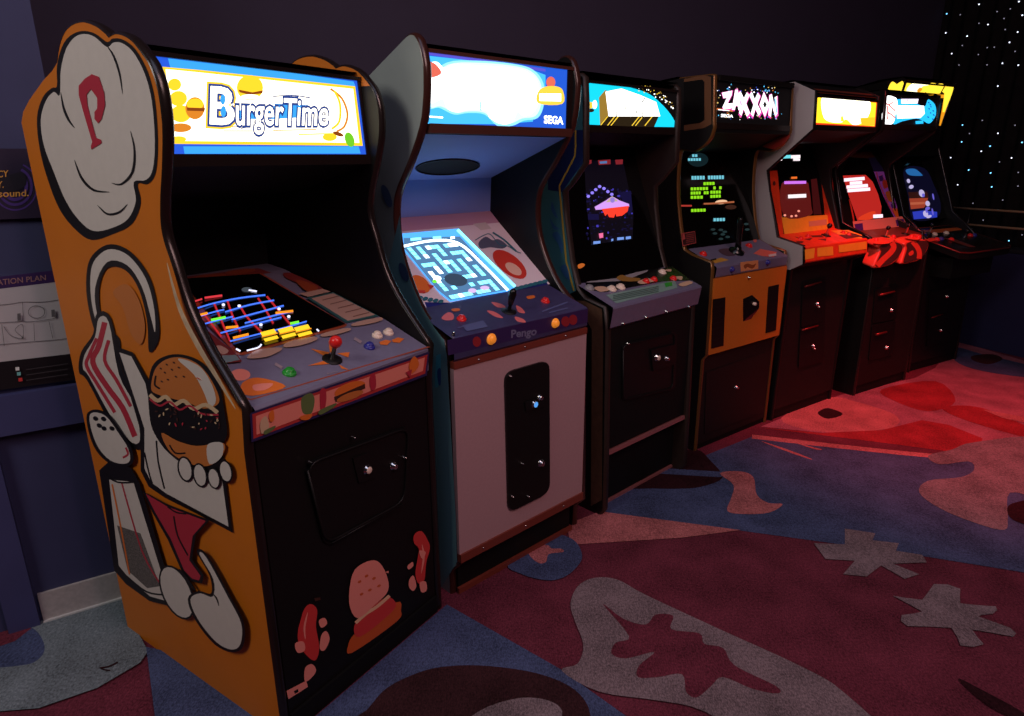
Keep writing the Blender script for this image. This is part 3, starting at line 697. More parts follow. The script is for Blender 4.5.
k.lay(z((308,545),(330,510),(425,440),(436,460),(425,487),(318,562)), OS, True); k.lay(z((322,500),(345,470),(400,428),(424,446),(400,476),(336,524)), RS, True)
k.line(z((326,490),(350,468),(378,450),(408,424)), 3.2, M('cream_sticker', (236,190,150), .45)); k.lay(z((310,440),(318,372),(345,345),(378,340),(400,372),(404,412),(372,446),(330,478)), RH, True)
for x, y in ((335,390),(352,376),(370,382),(340,420),(360,410),(382,400)): k.lay(z(*ell(x,y,5,3,-30,8)), OS, lvl=k.k)
k.k += 1
k.lay(z((468,275),(485,268),(500,290),(505,310),(496,345),(492,385),(478,395),(470,370),(476,330),(478,310),(466,295)), RS, True); k.line(z((486,300),(490,330),(484,370)), 2, RH, taper=True)
k.lay(z((455,385),(465,375),(472,400),(464,412),(454,402)), RH, True); k.lay(z((480,392),(495,390),(497,410),(484,415)), RH, True); k.lay(z((450,352),(462,342),(464,352),(453,360)), RH, True); k.lay(z((478,315),(494,318),(486,335)), RH, True); k.lay(z((396,366),(404,363),(404,369)), RH)
k.build('front_stickers', fp, 'black panel with red, pink and orange food stickers')

# ================= second: grey front, blue lit cavity
c = Cab('arcade_cabinet', 'arcade cabinet with grey front and cyan maze on its tilted screen, second from the camera', -.2054, 1.9058, 43.52, .617, .026); c.ro = .034
PALE = M('pale_bluegrey_side', (150,158,156), .5, var=.04, scale=10)
fr = smooth([(.116,1.736),(.098,1.739),(.080,1.734),(.063,1.716),(.049,1.673),(.045,1.636),(.052,1.57),(.073,1.502),(.138,1.407),(.195,1.34),(.222,1.29),(.229,1.22),(.217,1.141),(.18,1.058),(.124,.977),(.062,.921),(.006,.892)], 3, False) + [(-.004,.86),(-.028,.131),(.012,.09),(.012,0)]
c.sides(fr, [(.76,0),(.76,1.475)], PALE, BLACK, M('brown_black_edge_trim', (58,30,24), .25))
a = Art(c.lside())
TEAL = M('teal_side_print', (116,164,172), .5); TEALB = M('bright_teal_print', (90,190,210), .5)
g = Z(8.525,360,330)
a.lay([(400,215),(402,250),(410,279),(421,305),(434,327),(444,340),(447,358),(456,520),(457,562),(440,590),(430,590),(420,360),(380,300)], TEAL)
a.lay(g((650,220),(690,200),(690,400),(665,490),(640,490),(640,420)), TEALB); a.lay(g((660,350),(690,330),(690,460),(670,460)), M('blue_side_print', (50,90,160), .5), True)
for p in ((387,196,4,12),(404,272,4,10)): a.lay(ell(p[0],p[1],p[2],p[3],-20), M('slate_side_print', (70,92,130), .5))
a.build('side_artwork', c.side[0], 'teal printed side with blue shapes')
c.shell([(.066,1.705),(.15,1.70),(.45,1.59),(.757,1.468)], .755, 1.468)
MB_ = dict(b=E('pg_blue',(36,96,225),1.0), c=E('pg_cyan',(70,185,255),1.3), w=E('pg_white',(255,255,255),3.2), r=E('pg_red',(235,110,90),1.1), y=E('pg_yellow',(255,205,70),1.3), p=E('pg_violet',(96,90,220),1.0))
mo = marq(c, .064, 1.511, .061, 1.694, .018, MB_['b'], hold=M('brown_holder', (74,38,30), .4))
A = Art(c.plane(.064,1.511,.061,1.694,.0002)); g = Z(3.935,370,20)
A.lay(g((222,120),(765,204),(766,214),(222,136)), MB_['p'])
A.lay(g((222,140),(400,160),(620,190),(700,220),(690,260),(660,330),(640,400),(500,410),(224,408)), MB_['c'])
A.lay(g((690,190),(768,205),(768,420),(640,418),(690,300)), MB_['b'])
cl_ = smooth([(300,168),(420,160),(560,172),(640,195),(682,250),(684,330),(660,385),(605,396),(560,416),(500,416),(450,372),(385,366),(330,372),(270,345),(226,345),(226,240)])
A.lay(g(*cl_), E('pg_halo',(140,215,255),1.5))  # glow around the bright cloud, painted as paler rings
A.lay(g(*[(450+(x-450)*.955, 275+(y-275)*.93) for x, y in cl_]), E('pg_halo2',(190,235,255),1.8))
A.lay(g(*smooth([(225,180),(262,165),(292,190),(330,175),(420,180),(560,190),(625,210),(660,250),(662,320),(640,365),(605,378),(580,362),(560,400),(520,410),(470,385),(455,355),(385,352),(345,362),(305,350),(285,310),(250,325),(232,320),(226,260)])), MB_['w'])
A.lay(g((226,168),(255,172),(280,205),(262,222),(228,222)), MB_['r'], True)
A.lay(g(*ell(710,245,18,22)), MB_['r']); A.lay(g((660,282),(690,262),(735,262),(758,280),(755,330),(660,328)), MB_['y'], True); A.lay(g((665,290),(750,290),(750,320),(665,318)), MB_['w'])
A.text('SEGA', g((684,376),(758,382),(757,410),(684,406)), MB_['w'], .03)
A.line(g((228,380),(285,384)), 1.5, MB_['w'], False); A.line(g((432,322),(434,356)), 1.2, MB_['c'], False); 
A.build('sign_artwork', mo, 'glowing white cloud shape with small lettering on blue')
BLUEI = M('blue_lit_board', (140,158,228), .6)  # blue glow of the screen is also put into this board colour
sp = c.span([(.085,1.483),(.473,1.343)], BLUEI, 'speaker_panel', .026)
SPP = c.plane(.085,1.483,.473,1.343); gg_ = Art(SPP); g = Z(3.935,370,20)
gg_.lay(g(*ell(305,576,125,30,-3,30)), M('speaker_cloth', (14,14,20), .8)); gg_.build('speaker_grille', sp)
rg = MB(); rg.tube([SPP.px(p, .002) for p in g(*ell(305,576,125,30,-3,30))+g((430,572))], .003, BLKP, 6); rg.build('grille_ring', sp)
c.span([(.473,1.343),(.482,1.215)], BLUEI, 'cavity_back', .026)
c.span([(.482,1.215),(.43,1.173)], M('mauve_board', (200,150,170), .55), 'cavity_sill', .026)
ICE = M('pale_ice_print', (238,222,226), .4); ROY = M('royal_blue_print', (34,40,120), .4)
bz = c.span([(.43,1.173),(.151,.964)], ICE, 'monitor_bezel', .026)
PB = c.plane(.151,.964,.43,1.173,.0003); z = Z(4.2625,380,190); a = Art(PB)
a.lay(z((190,478),(300,480),(560,425),(710,395),(730,420),(210,530)), ROY)
a.lay(z((395,145),(450,138),(475,165),(430,172)), M('white_card', (214,200,196), .4))
a.lay(z((420,225),(450,200),(480,215),(505,210),(540,235),(520,250),(470,245),(430,250)), M('slate_print', (92,96,116), .5), True)
a.line(z((405,215),(440,195),(470,190),(510,235),(545,240),(580,262),(600,270)), .9, M('teal_line_print', (44,110,126), .5)); a.line(z((480,182),(530,215),(580,262)), 1.6, M('teal_line_print', (44,110,126), .5))
a.lay(z(*ell(552,318,86,40,38)), M('red_patch_print', (214,62,48), .45)); a.lay(z(*ell(568,338,40,20,34)), M('pale_patch_print', (240,190,165), .45))
a.lay(z(*ell(172,402,48,28,40)), M('orange_patch_print', (238,120,40), .45)); a.lay(z((150,428),(190,430),(192,442),(160,440)), M('red_patch_print', (214,62,48), .45)); a.lay(z((200,405),(232,410),(215,425)), M('red_patch_print', (214,62,48), .45))
for k in range(7): a.lay(z(*ell(700-k*20,392+k*5,14,8,-15,10)), M('teal_line_print', (44,110,126), .5), lvl=a.k)
a.k += 1
for k in range(5): a.lay(z(*ell(170+k*22,462+k*4,12,8,-15,10)), M('teal_line_print', (44,110,126), .5), lvl=a.k)
a.build('bezel_artwork', bz)
PT = Plane(c, PB.o+PB.n*.002, (1,0,0), PB.e2, .0003)
sb = MB(); sb.poly([PT.px(p) for p in z((88,186),(335,164),(578,412),(545,432),(300,476),(255,440),(95,250))], E('pg_glow',(76,160,245),1.6)); so = sb.build('screen', c.root)
s = Art(PT); ic, iw, ib = E('ice_cyan',(120,225,255),2.6), E('ice_white',(225,250,255),3.4), E('ice_ground',(92,140,190),.85)
s.lay(z((100,205),(340,198),(545,425),(300,470),(245,425),(104,250)), ib)
s.line(z((102,240),(225,216),(335,228),(440,320),(545,428)), 2.4, iw); s.line(z((330,170),(450,290),(575,412)), 3.0, ic, False)
s.line(z((130,212),(175,208)), 2.6, ic, False); s.line(z((225,206),(260,203)), 2.6, ic, False); s.line(z((300,205),(318,204)), 2, iw, False)
random.seed(11)
def mz(u_, v_):
    TL, TR, BR, BL = (112,248),(322,226),(512,428),(305,468)
    return tuple((TL[i]*(1-u_)+TR[i]*u_)*(1-v_)+(BL[i]*(1-u_)+BR[i]*u_)*v_ for i in (0,1))
nx, ny = 11, 13; grid_ = {(i,j): False for i in range(nx) for j in range(ny)}
for i in range(0, nx, 2):
    for j in range(0, ny, 2):
        grid_[i,j] = True
        di, dj = random.choice(((1,0),(0,1),(1,0),(-1,0),(0,-1)))
        if (i+di, j+dj) in grid_: grid_[i+di,j+dj] = True
for (i,j), on in grid_.items():
    u_, v_ = (i+.5)/nx, (j+.5)/ny
    hole = ((u_-.42)/.2)**2+((v_-.72)/.12)**2 < 1
    if on and not hole: s.lay(z(*[mz(u_+a_*.46/nx, v_+b_*.44/ny) for a_, b_ in ((-1,-1),(1,-1),(1,1),(-1,1))]), ic if random.random() < .82 else iw, lvl=s.k)
s.k += 1
s.lay(z(*ell(322,385,50,26,10)), E('maze_hole',(70,92,120),.6)); s.lay(z(*ell(243,380,17,12)), iw); s.lay(z(*ell(232,392,10,7)), gg)
s.lay(z(*ell(445,420,20,9)), E('maze_pink',(215,185,235),1.2)); s.lay(z(*ell(392,432,18,10)), E('maze_pink',(215,185,235),1.2))
s.build('game_picture', so)
DKB = M('dark_blue_panel', (60,56,92), .4, var=.12, scale=40)
cp_ = c.span([(-.036,.832),(-.044,.842),(-.046,.900),(-.040,.907),(.151,.964)], DKB, 'control_panel', .004)
PC = c.plane(-.040,.907,.151,.964,.0003); PF = c.plane(-.0438,.842,-.0458,.900,.0003)
a = Art(PC); FL1 = M('pink_flame_print', (220,110,110), .45)
for p in ([(455,515),(490,520),(525,545),(490,540)],[(475,478),(515,485),(535,500),(500,500)],[(575,540),(610,550),(620,565),(585,560)],[(580,492),(605,505),(618,525),(590,520)]): a.lay(z(*p), FL1, True, lvl=a.k)
a.k += 1
a.lay(z((262,545),(290,522),(312,530),(312,552),(280,556)), FL1, True); a.lay(z((305,508),(335,505),(340,515),(312,518)), PORG, True); a.lay(z((625,455),(655,450),(660,460),(632,466)), PORG, True)
a.line(z((690,520),(770,490),(800,480)), 1.5, M('slate_line', (84,88,130), .5)); a.line(z((720,525),(800,505)), 1.2, M('slate_line', (84,88,130), .5)); a.line(z((330,590),(440,560)), 1.2, M('slate_line', (84,88,130), .5)); a.lay(z((350,580),(440,560),(460,585),(370,605)), M('slate_line', (84,88,130), .5))
a.build('panel_artwork', cp_)
c.button(PC, z((347,552))[0], BTN_R, cp_, .013); c.button(PC, z((704,476))[0], BTN_R, cp_, .013)
c.stick(PC, z((549,518))[0], BLKP, cp_, .075, .0135, .006, 'black bat handled joystick', True)
c.lock(PC, z((312,620))[0], cp_, .004, name='screw')
f = Art(PF); f.lay(z((286,640),(886,505),(884,565),(290,705)), M('purple_strip', (52,36,84), .4))
f.text('Pengo', z((560,598),(668,585),(664,628),(560,640)), M('grey_lettering', (112,112,142), .4), .03)
for x, y in ((412,646),(790,560),(822,553)): f.lay(z(*ell(x,y,18,22)), M('dull_red_print', (150,40,48), .4), lvl=f.k)
f.k += 1
f.build('front_strip_artwork', cp_)
c.button(PF, z((473,635))[0], BTN_O, cp_, .0145, 'orange start button'); c.button(PF, z((745,567))[0], BTN_O, cp_, .0135, 'orange start button')
GREYL = M('grey_laminate', (178,142,146), .55, var=.05, scale=120)
RUST = M('rust_brown_strip', (118,52,40), .4)
c.slab((.003,-.042,.175), (.614,-.024,.812), GREYL, 'front_panel')
st = c.slab((.003,-.045,.812), (.614,-.024,.834), RUST, 'upper_strip'); st2 = c.slab((.003,-.049,.146), (.614,-.024,.176), RUST, 'lower_strip')
PS1 = c.plane(-.0455,.812,-.0455,.834); PS2 = c.plane(-.0495,.146,-.0495,.176)
for u_ in (.1,.3,.5):
    for pl, zz, dd, pa in ((PS1,.823,-.0452,st),(PS2,.161,-.0492,st2)):
        mb = MB(); mb.lathe((u_,dd,zz), (0,-1,0), [(.004,0),(.003,.002),(0,.0022)], CHROME, 8); mb.build('screw', pa)
c.slab((.026,.0,.0), (.591,.02,.146), BLACKP, 'kick_board'); c.slab((.02,-.012,.0), (.597,.0,.02), RUST, 'kick_strip')
PD = c.plane(-.0425,.17,-.0425,.81); g = Z(3.41,420,320)
dr = c.plate(PD, rounded(g((285,178),(436,134),(438,585),(297,655)), .22, 5), .008, BLACK, 'coin_door', emat=BLKP)
PE = c.plane(-.0512,.17,-.0512,.81)
c.plate(PE, g((355,280),(418,262),(420,296),(360,312)), .004, BLACK, 'coin_plate', dr)
c.lock(PE, g((388,286))[0], dr, .010, E('coin_blue',(90,170,255),.9), 'coin_return', 'blue lit coin return button'); c.lock(PE, g((408,264))[0], dr, .008); c.lock(PE, g((412,488))[0], dr, .010); 
for p in ((305,190),(312,600),(366,600),(345,488)): c.lock(PE, g(p)[0], dr, .003, name='screw')

# ================= third: black with teal side, smoked screen
c = Cab('arcade_cabinet', 'black arcade cabinet with teal side and a violet space picture on its dark upright screen', .3194, 2.4641, 43.39, .622, .03)
TEAL3 = M('teal_cabinet_side', (62,122,132), .5, var=.05, scale=10); YEL = M('yellow_line_print', (200,170,60), .5)
fr = [(.11,1.70),(.092,1.69),(.084,1.60),(.083,1.519),(.078,1.398),(.14,1.329),(.178,1.295),(.170,1.206),(.134,1.029),(.095,.925),(.058,.894),(-.04,.873),(-.052,.786),(-.068,.266),(-.072,.03),(-.05,0.0)]
c.sides(fr, [(.76,0),(.76,1.62)], BLACK, M('dark_wood_edge', (40,28,22), .5, var=.2), M('dark_wood_edge', (40,28,22), .5, var=.2))
a = Art(c.lside()); g = Z(4.2625,560,60)
DN = M('deep_blue_print', (24,40,92), .5)
a.lay([(582.5,86),(583,163),(570,183),(562,191.5),(564,215),(570,262),(576,291),(565,296),(520,290),(520,90)], TEAL3)
a.lay([(583,130),(583,163),(576.5,172),(562,192),(548,190),(548,130)], DN)
a.line([(575.6,130),(575.8,146),(575,156),(559.5,186),(561,203),(566.5,262),(574,291)], 1.7, YEL, False)
z = Z(4.2625,380,190)
for p in ([(735,50),(750,95),(760,120),(745,110),(730,80)],[(725,120),(745,150),(765,165),(740,165)],[(735,190),(760,180),(780,230),(775,270),(760,230)],[(770,330),(795,320),(810,380),(790,370)]): a.lay(z(*p), M('blue_swirl_print', (52,100,150), .5), True, lvl=a.k)
a.k += 1
a.lay([(585,301),(602,309),(603.5,331),(602,500),(591,506),(592,330),(577,300)], M('worn_wood_edge', (92,64,48), .5, var=.3))
a.build('side_artwork', c.side[0], 'teal side print with yellow line')
c.shell([(.1,1.70),(.30,1.69),(.757,1.612)], .755, 1.612)
MP = dict(k=E('ph_black',(10,8,8),.5), b=E('ph_blue',(20,222,255),1.1), w=E('ph_white',(255,255,250),2.6), y=E('ph_yellow',(255,210,60),1.2), g=E('ph_gold',(190,150,60),.7))
mo = marq(c, .092, 1.532, .089, 1.672, .03, MP['k'])
A = Art(c.plane(.092,1.532,.089,1.672,.0004))
A.lay(g(*([(110,96),(200,103)]+smooth([(200,103),(300,118),(380,145),(440,195),(480,245),(498,286)],4,False)+[(99,281)])), MP['b'])
random.seed(5)
for k in range(60):
    x = random.uniform(330,485); y = 110+(x-330)*.04+abs(random.gauss(0,1))*22+(max(0,x-400)*.8)
    if y < 270 and (x-100)**2/400**2+(y-290)**2/190**2 > 1.0: A.lay(g(*ell(x,y,random.uniform(1.5,4),random.uniform(1.5,3.5),0,6)), random.choice((MP['y'],MP['w'],MP['g'])), lvl=A.k)
A.k += 1
A.lay(g((165,160),(192,128),(205,135),(205,240),(170,280)), MP['g']); A.lay(g((200,238),(420,240),(400,285),(165,282)), E('ph_brown',(60,46,24),.5))
for x in (170,200,215,305,320,360): A.line(g((x,280),(x+32,240)), .9, MP['y'], False, lvl=A.k)
A.k += 1
A.lay(g((192,135),(260,122),(340,150),(408,180),(425,240),(205,240)), MP['w'])
A.text('PHOENIX', g((222,168),(412,190),(412,230),(218,226)), E('ph_letter',(226,226,214),1.0), -.02)
g9 = Z(9.309,580,76)
for p in ([(326,312),(334,308),(337,384),(329,386)],[(408,282),(414,284),(418,334),(408,332)],[(568,318),(576,318),(579,388),(571,388)],[(642,300),(654,316),(646,338)],[(562,246),(596,202),(602,210),(572,248)],[(280,290),(287,292),(288,330),(282,330)],[(508,338),(526,320),(528,338)],[(272,190),(278,190),(279,212),(273,212)],[(660,240),(672,246),(664,252)]): A.lay(g9(*p), E('ph_slit',(60,52,40),.6), lvl=A.k)
A.k += 1
A.lay(g(*ell(125,193,16,14)), MP['y']); A.lay(g(*ell(128,215,14,8)), E('ph_brown',(60,46,24),.5)); A.lay(g(*ell(144,190,10,18)), MP['w'])
A.build('sign_artwork', mo, 'white block lettering before a blue planet')
c.span([(.10,1.505),(.20,1.47),(.30,1.46)], BLACKP, 'speaker_panel')
PX = c.plane(.10,.945,.30,1.46,.0004)
so = c.span([(.10,.945),(.30,1.46)], SMOKE, 'screen', .03)
s = Art(PX); z = Z(5.115,570,130)
V = E('ufo_violet',(72,62,190),.9); V2 = E('ufo_dark',(28,24,84),.45); LV = E('ufo_lilac',(205,150,235),1.2); RD = E('ufo_red',(250,60,40),1.2); RR = E('ufo_rust',(150,40,50),.7)
s.lay(z((72,158),(270,152),(300,300),(325,420),(320,560),(110,585),(85,400)), E('ufo_ground',(14,10,30),.35))
random.seed(9)
for k in range(120):
    x = random.uniform(85,318); y = random.uniform(300,560)
    s.lay(z(*ell(x,y,random.uniform(2,9),random.uniform(2,7),0,6)), random.choice((V,V2,V2,V2)), lvl=s.k)
s.k += 1
s.lay(z((90,430),(145,430),(148,460),(92,460)), V2); s.lay(z((250,320),(310,312),(318,410),(300,440)), V2)
for x, y in ((92,340),(112,322),(130,306),(150,290),(172,300),(192,316),(212,330)): s.lay(z(*ell(x,y,9,8,0,8)), E('ufo_dots',(150,130,255),1.1), lvl=s.k)
s.k += 1
s.lay(z((76,156),(108,154),(108,172),(78,182)), RR); s.lay(z((140,156),(205,152),(205,176),(145,180)), RR); s.lay(z((228,154),(268,152),(266,176),(232,178)), RR); s.lay(z((148,163),(186,160),(186,172),(150,174)), E('ufo_cyan',(90,130,190),.8))
s.lay(z((122,395),(175,365),(212,340),(250,362),(298,380),(300,392),(160,408),(128,410)), LV); s.lay(z((178,372),(212,340),(242,366)), E('ufo_sand',(200,180,150),1)); s.lay(z(*ell(213,360,12,14)), E('ufo_mauve',(150,130,220),1))
s.lay(z((158,406),(296,390),(290,418),(262,440),(232,444),(228,428),(220,450),(196,448),(186,430),(176,442)), RD)
s.lay(z((142,532),(164,528),(165,552),(146,556)), E('ufo_pink',(240,110,160),1.1)); 
for p in ((114,572,150,586),(206,560,216,572),(236,552,270,566),(280,548,306,562)): s.lay(z((p[0],p[1]),(p[2],p[1]-3),(p[2],p[3]-4),(p[0],p[3])), E('ufo_text',(120,160,240),1.0), lvl=s.k)
s.build('game_picture', so)
sl = Art(PX, 3); sl.lay(z((40,690),(62,682),(75,690),(60,705),(42,708)), E('amber_glint',(220,110,40),.7), True); sl.build('lit_label', so)  # glint on the dark screen, painted as a glowing patch
SLATE = M('slate_blue_panel', (108,102,128), .4, var=.08, scale=50)
cp_ = c.span([(-.056,.79),(-.070,.80),(-.082,.874),(-.078,.882),(.10,.945)], SLATE, 'control_panel', .004)
PC = c.plane(-.078,.882,.10,.945,.0004); PF = c.plane(-.070,.80,-.082,.874,.0004); z = Z(4.2625,560,220)
a = Art(PC)
a.lay(z((105,262),(370,212),(480,200),(560,258),(440,262),(190,308),(120,298)), BLKP)
a.lay(z((195,320),(490,258),(500,290),(240,356)), M('pale_green_card', (120,150,142), .45)); a.lay(z((445,270),(475,264),(480,280),(450,288)), BTN_G)
a.lay(z((105,265),(250,248),(262,242),(380,208),(370,222),(300,250),(250,262),(120,268)), M('silver_print', (150,145,150), .4)); a.lay(z((240,250),(262,235),(290,245),(340,250),(330,262),(270,262)), M('gold_wing_print', (150,110,50), .45), True)
for p in ([(145,290),(185,285),(210,300),(170,308)],[(330,265),(370,250),(400,262),(350,275)],[(440,215),(472,212),(470,222)],[(485,245),(520,242),(515,258)],[(505,275),(545,262),(565,270),(525,285)]): a.lay(z(*p), M('cream_wing_print', (206,170,140), .45), True, lvl=a.k)
a.k += 1
for k in range(4): a.line(z((225,325+k*7),(420,285+k*7)), .6, M('green_ink', (70,96,90), .5), False, lvl=a.k)
a.build('panel_artwork', cp_)
for p in ((220,296),(258,288)): c.button(PC, z(p)[0], BTN_W, cp_, .016)
c.button(PC, z((435,224))[0], BTN_W, cp_, .015); c.button(PC, z((125,292))[0], M('grey_plastic', (140,140,142), .3), cp_, .016, 'grey button')
for p in ((366,264),(400,256),(482,252)): c.button(PC, z(p)[0], BTN_R, cp_, .013)
for p in ((265,440),(362,412),(450,388),(545,368)): c.lock(PF, z(p)[0], cp_, .0035, mat=M('red_screw',(150,70,60),.4), name='screw')
c.slab((.03,-.056,.285), (.592,-.04,.79), BLACKP, 'front_panel')
PS_ = M('pink_metal_strip', (190,120,120), .35, metal=.5)  # pinkish metal shared by both strips
c.slab((.03,-.064,.262), (.6,-.04,.278), PS_, 'metal_strip'); c.slab((.03,-.012,.02), (.592,.005,.262), BLACKP, 'lower_panel'); c.slab((.0305,-.018,.0), (.5915,.005,.014), PS_, 'floor_strip')
PD = c.plane(-.0565,.3,-.0565,.79)
dr = c.plate(PD, rounded([(621,344),(676,331),(674,389),(621,401)], .1), .006, BLACK, 'coin_door'); PE = c.plane(-.0635,.3,-.0635,.79)
rg = MB(); rg.tube([PE.px(p,.001) for p in rounded([(623,345.5),(674.5,333),(672.5,388),(623,399.5)], .1)+[(623,350)]], .003, BLACK, 6); rg.build('door_ridge', dr)
c.plate(PE, [(650,350),(674,344),(674,364),(652,371)], .006, BLACK, 'coin_plate', dr)
PE2 = c.plane(-.070,.3,-.070,.79)
c.lock(PE2, (657,357.5), dr, .012, BTN_W, 'coin_return', 'white coin return button'); c.lock(PE2, (666.5,358.5), dr, .009); c.lock(PE, (627,343.5), dr, .004, name='screw')

# ================= fourth: orange lower front with black vents
c = Cab('arcade_cabinet', 'arcade cabinet with orange lower front, two black vents and a black sign with pink letters', .9112, 3.0392, 37.57, .638, .024)
fr = smooth([(.24,1.757),(.075,1.757),(.056,1.751)],2,False) + [(.040,1.56),(.036,1.543)] + smooth([(.038,1.535),(.050,1.50),(.080,1.468),(.125,1.446),(.175,1.45),(.208,1.445),(.218,1.383),(.210,1.237),(.172,1.06),(.148,.992)],3,False) + [(.10,.972),(-.008,.95),(-.014,.92),(-.022,.508),(.0,.48),(.0,.0)]
c.sides(fr, [(.76,0),(.76,1.66),(.70,1.72)], M('black_side', (24,20,20), .5), BLACK, GOLDT)
a = Art(c.lside()); BRB = M('brown_border_print', (120,80,52), .5)
a.lay([(684,79),(704,75),(711,77),(711.5,124),(704,128),(684,131)], BRB); a.lay([(684,82),(702,79.5),(704.5,82),(704.5,120),(700,123),(684,125)], BLACK)
a.build('side_artwork', c.side[0], 'black side print with brown border')
pl = Plane(c, (c.W-c.t-.0006,0,0), (0,1,0), (0,0,1), .0004); a = Art(pl); MAR = M('maroon_side_print', (150,40,32), .5)
a.lay([(758,140),(788,128),(790,137),(783,144.5),(774,149.5),(763,147)], MAR)
a.build('inner_artwork', c.side[1], 'maroon print inside the sign hood')
c.shell([(.062,1.752),(.25,1.755),(.70,1.72),(.757,1.655)], .755, 1.655)
ZX = dict(k=E('zx_black',(8,6,8),.4), w=E('zx_white',(255,255,255),1.8), m=E('zx_magenta',(255,80,190),1.1), c=E('zx_cyan',(90,200,255),1.2), o=E('zx_orange',(230,120,60),1.0), b=E('zx_blue',(60,90,220),1.0), y=E('zx_yellow',(240,200,110),1.0))
mo = marq(c, .041, 1.562, .052, 1.735, .026, ZX['k'])
A = Art(c.plane(.041,1.562,.052,1.735,.0004)); z = Z(4.2625,560,60)
random.seed(21)
for k in range(75):
    x = random.uniform(668,945); y = random.uniform(108,255) if random.random() < .35 else random.choice((random.uniform(100,132)+(x-668)*.05, random.uniform(228,252)))
    A.lay(z(*ell(x,y,random.uniform(1.5,4),random.uniform(1.5,4),0,6)), random.choice((ZX['w'],ZX['y'],ZX['o'],ZX['b'],ZX['c'])), lvl=A.k)
A.k += 1
ZL = {'Z': [[(690,140),(733,131),(730,150),(712,186),(735,184),(730,206),(696,210),(692,200),(711,160),(696,163)]],
      'A': [[(732,212),(746,128),(756,126),(772,206),(760,214),(756,194),(748,194),(744,212)]],
      'X': [[(758,146),(768,133),(783,164),(795,138),(806,150),(792,185),(808,225),(796,242),(782,207),(772,238),(762,225),(774,188)]],
      'X2': [[(806,150),(817,136),(829,168),(842,140),(852,155),(840,188),(856,220),(846,238),(832,208),(822,242),(812,228),(824,190)]],
      'O': [[(868,136),(892,190),(872,242),(850,190)]],
      'N': [[(888,235),(892,150),(902,146),(914,203),(914,160),(924,154),(926,228),(917,242),(903,195),(898,242)]]}
for kk, lst in ZL.items():
    for poly in lst:
        cx = sum(p[0] for p in poly)/len(poly); cy = sum(p[1] for p in poly)/len(poly)
        A.lay(z(*[(cx+(x-cx)*1.16+1, cy+(y-cy)*1.12+3) for x, y in poly]), ZX['m'], lvl=A.k)
        A.lay(z(*poly), ZX['w'], lvl=A.k+1)
A.lay(z((872,175),(880,190),(872,206),(864,190)), ZX['k'], lvl=A.k+2); A.k += 3
A.line(z((915,165),(922,225)), 1.1, ZX['c'], False); A.line(z((664,208),(735,218)), 1.4, ZX['o'], False); A.line(z((672,212),(720,216)), .8, ZX['w'], False)
A.text('SEGA', z((684,230),(736,234),(735,246),(684,243)), ZX['w'], .03)
A.build('sign_artwork', mo, 'jagged white and pink lettering among stars')
fb = MB(); fb.box((.024,.036,1.735),(.614,.07,1.757), BLACK); fb.box((.024,.036,1.52),(.614,.07,1.561), BLACK); fb.build('sign_surround', c.root)
c.span([(.06,1.52),(.2,1.46),(.32,1.44)], BLACKP, 'speaker_panel')
so = c.span([(.140,.996),(.32,1.44)], SMOKE, 'screen', .024)
s = Art(c.plane(.140,.996,.32,1.44,.0005)); G = E('tx_green',(150,235,30),1.0); CY = E('tx_cyan',(120,210,230),.9); WH = E('tx_white',(240,190,150),1.1); DC = E('tx_dim',(46,70,72),.5)
def rows_(lst, mat, w): 
    for x0, y0, x1, y1 in lst:
        L = x1-x0; n_ = max(2, int(L/11))
        for i in range(n_):
            if random.random() < .14: continue
            a0 = x0+L*i/n_; a1 = x0+L*(i+.78)/n_
            s.line(z((a0, y0+(y1-y0)*i/n_), (a1, y0+(y1-y0)*i/n_)), w, mat, False, lvl=s.k)
    s.k += 1
s.lay(z(*ell(588,425,44,30)), E('tx_halo',(24,48,54),.5))
rows_([(550,408,600,408),(545,425,602,424)], CY, 2.6); rows_([(548,503,700,500)], CY, 3.6)
rows_([(598,528,660,526),(556,550,632,548),(640,546,690,545),(556,568,634,566),(640,564,686,563),(556,586,610,585),(640,582,686,580),(558,642,622,640)], G, 2.9); rows_([(640,682,704,680)], CY, 3.0)
s.line(z((505,622),(560,622)), 1.6, E('reflect_red',(190,60,50),.8), False); s.lay(z(*ell(685,606,26,9,-5)), WH); s.line(z((610,614),(660,612),(740,606)), 1.6, E('reflect_orange',(200,110,70),.7));  # red and orange reflections in the glass, painted as glowing strokes
s.lay(z(*ell(725,628,24,10)), E('reflect_rust',(80,44,32),.5));  # another painted reflection, rust coloured
z2 = Z(5.115,680,220)
for x, y in ((165,50),(205,52),(175,70),(215,75),(225,62),(335,22),(340,50),(205,98),(240,88)): s.lay(z2(*ell(x,y,12,6)), DC, lvl=s.k)
s.k += 1
s.lay(z2((2,70),(72,58),(78,120),(8,136)), M('dull_red_card',(170,70,66),.5)); s.lay(z2((6,74),(70,63),(74,116),(12,131)), M('dark_card',(52,20,22),.5))
for k in range(5): s.line(z2((26,80+k*9),(66,73+k*9)), .5, M('dull_red_card',(170,70,66),.5), False, lvl=s.k)
s.k += 1; s.lay(z2((7,76),(18,74),(22,100),(8,104)), M('dull_red_card',(170,70,66),.5))
s.build('game_picture', so)
cp_ = c.span([(-.020,.877),(-.026,.884),(-.030,.926),(-.026,.932),(.140,.997)], SLATE, 'control_panel', .02)
PC = c.plane(-.026,.932,.140,.997,.0004); PF = c.plane(-.026,.884,-.030,.926,.0004)
a = Art(PC); a.lay(z2((155,210),(210,192),(252,205),(180,222)), M('gold_card',(190,140,50),.45)); a.lay(z2((375,172),(410,148),(495,165),(480,190),(420,185)), M('pink_card',(226,100,84),.45)); a.line(z2((140,212),(185,200)), 1.6, CHROME, False)
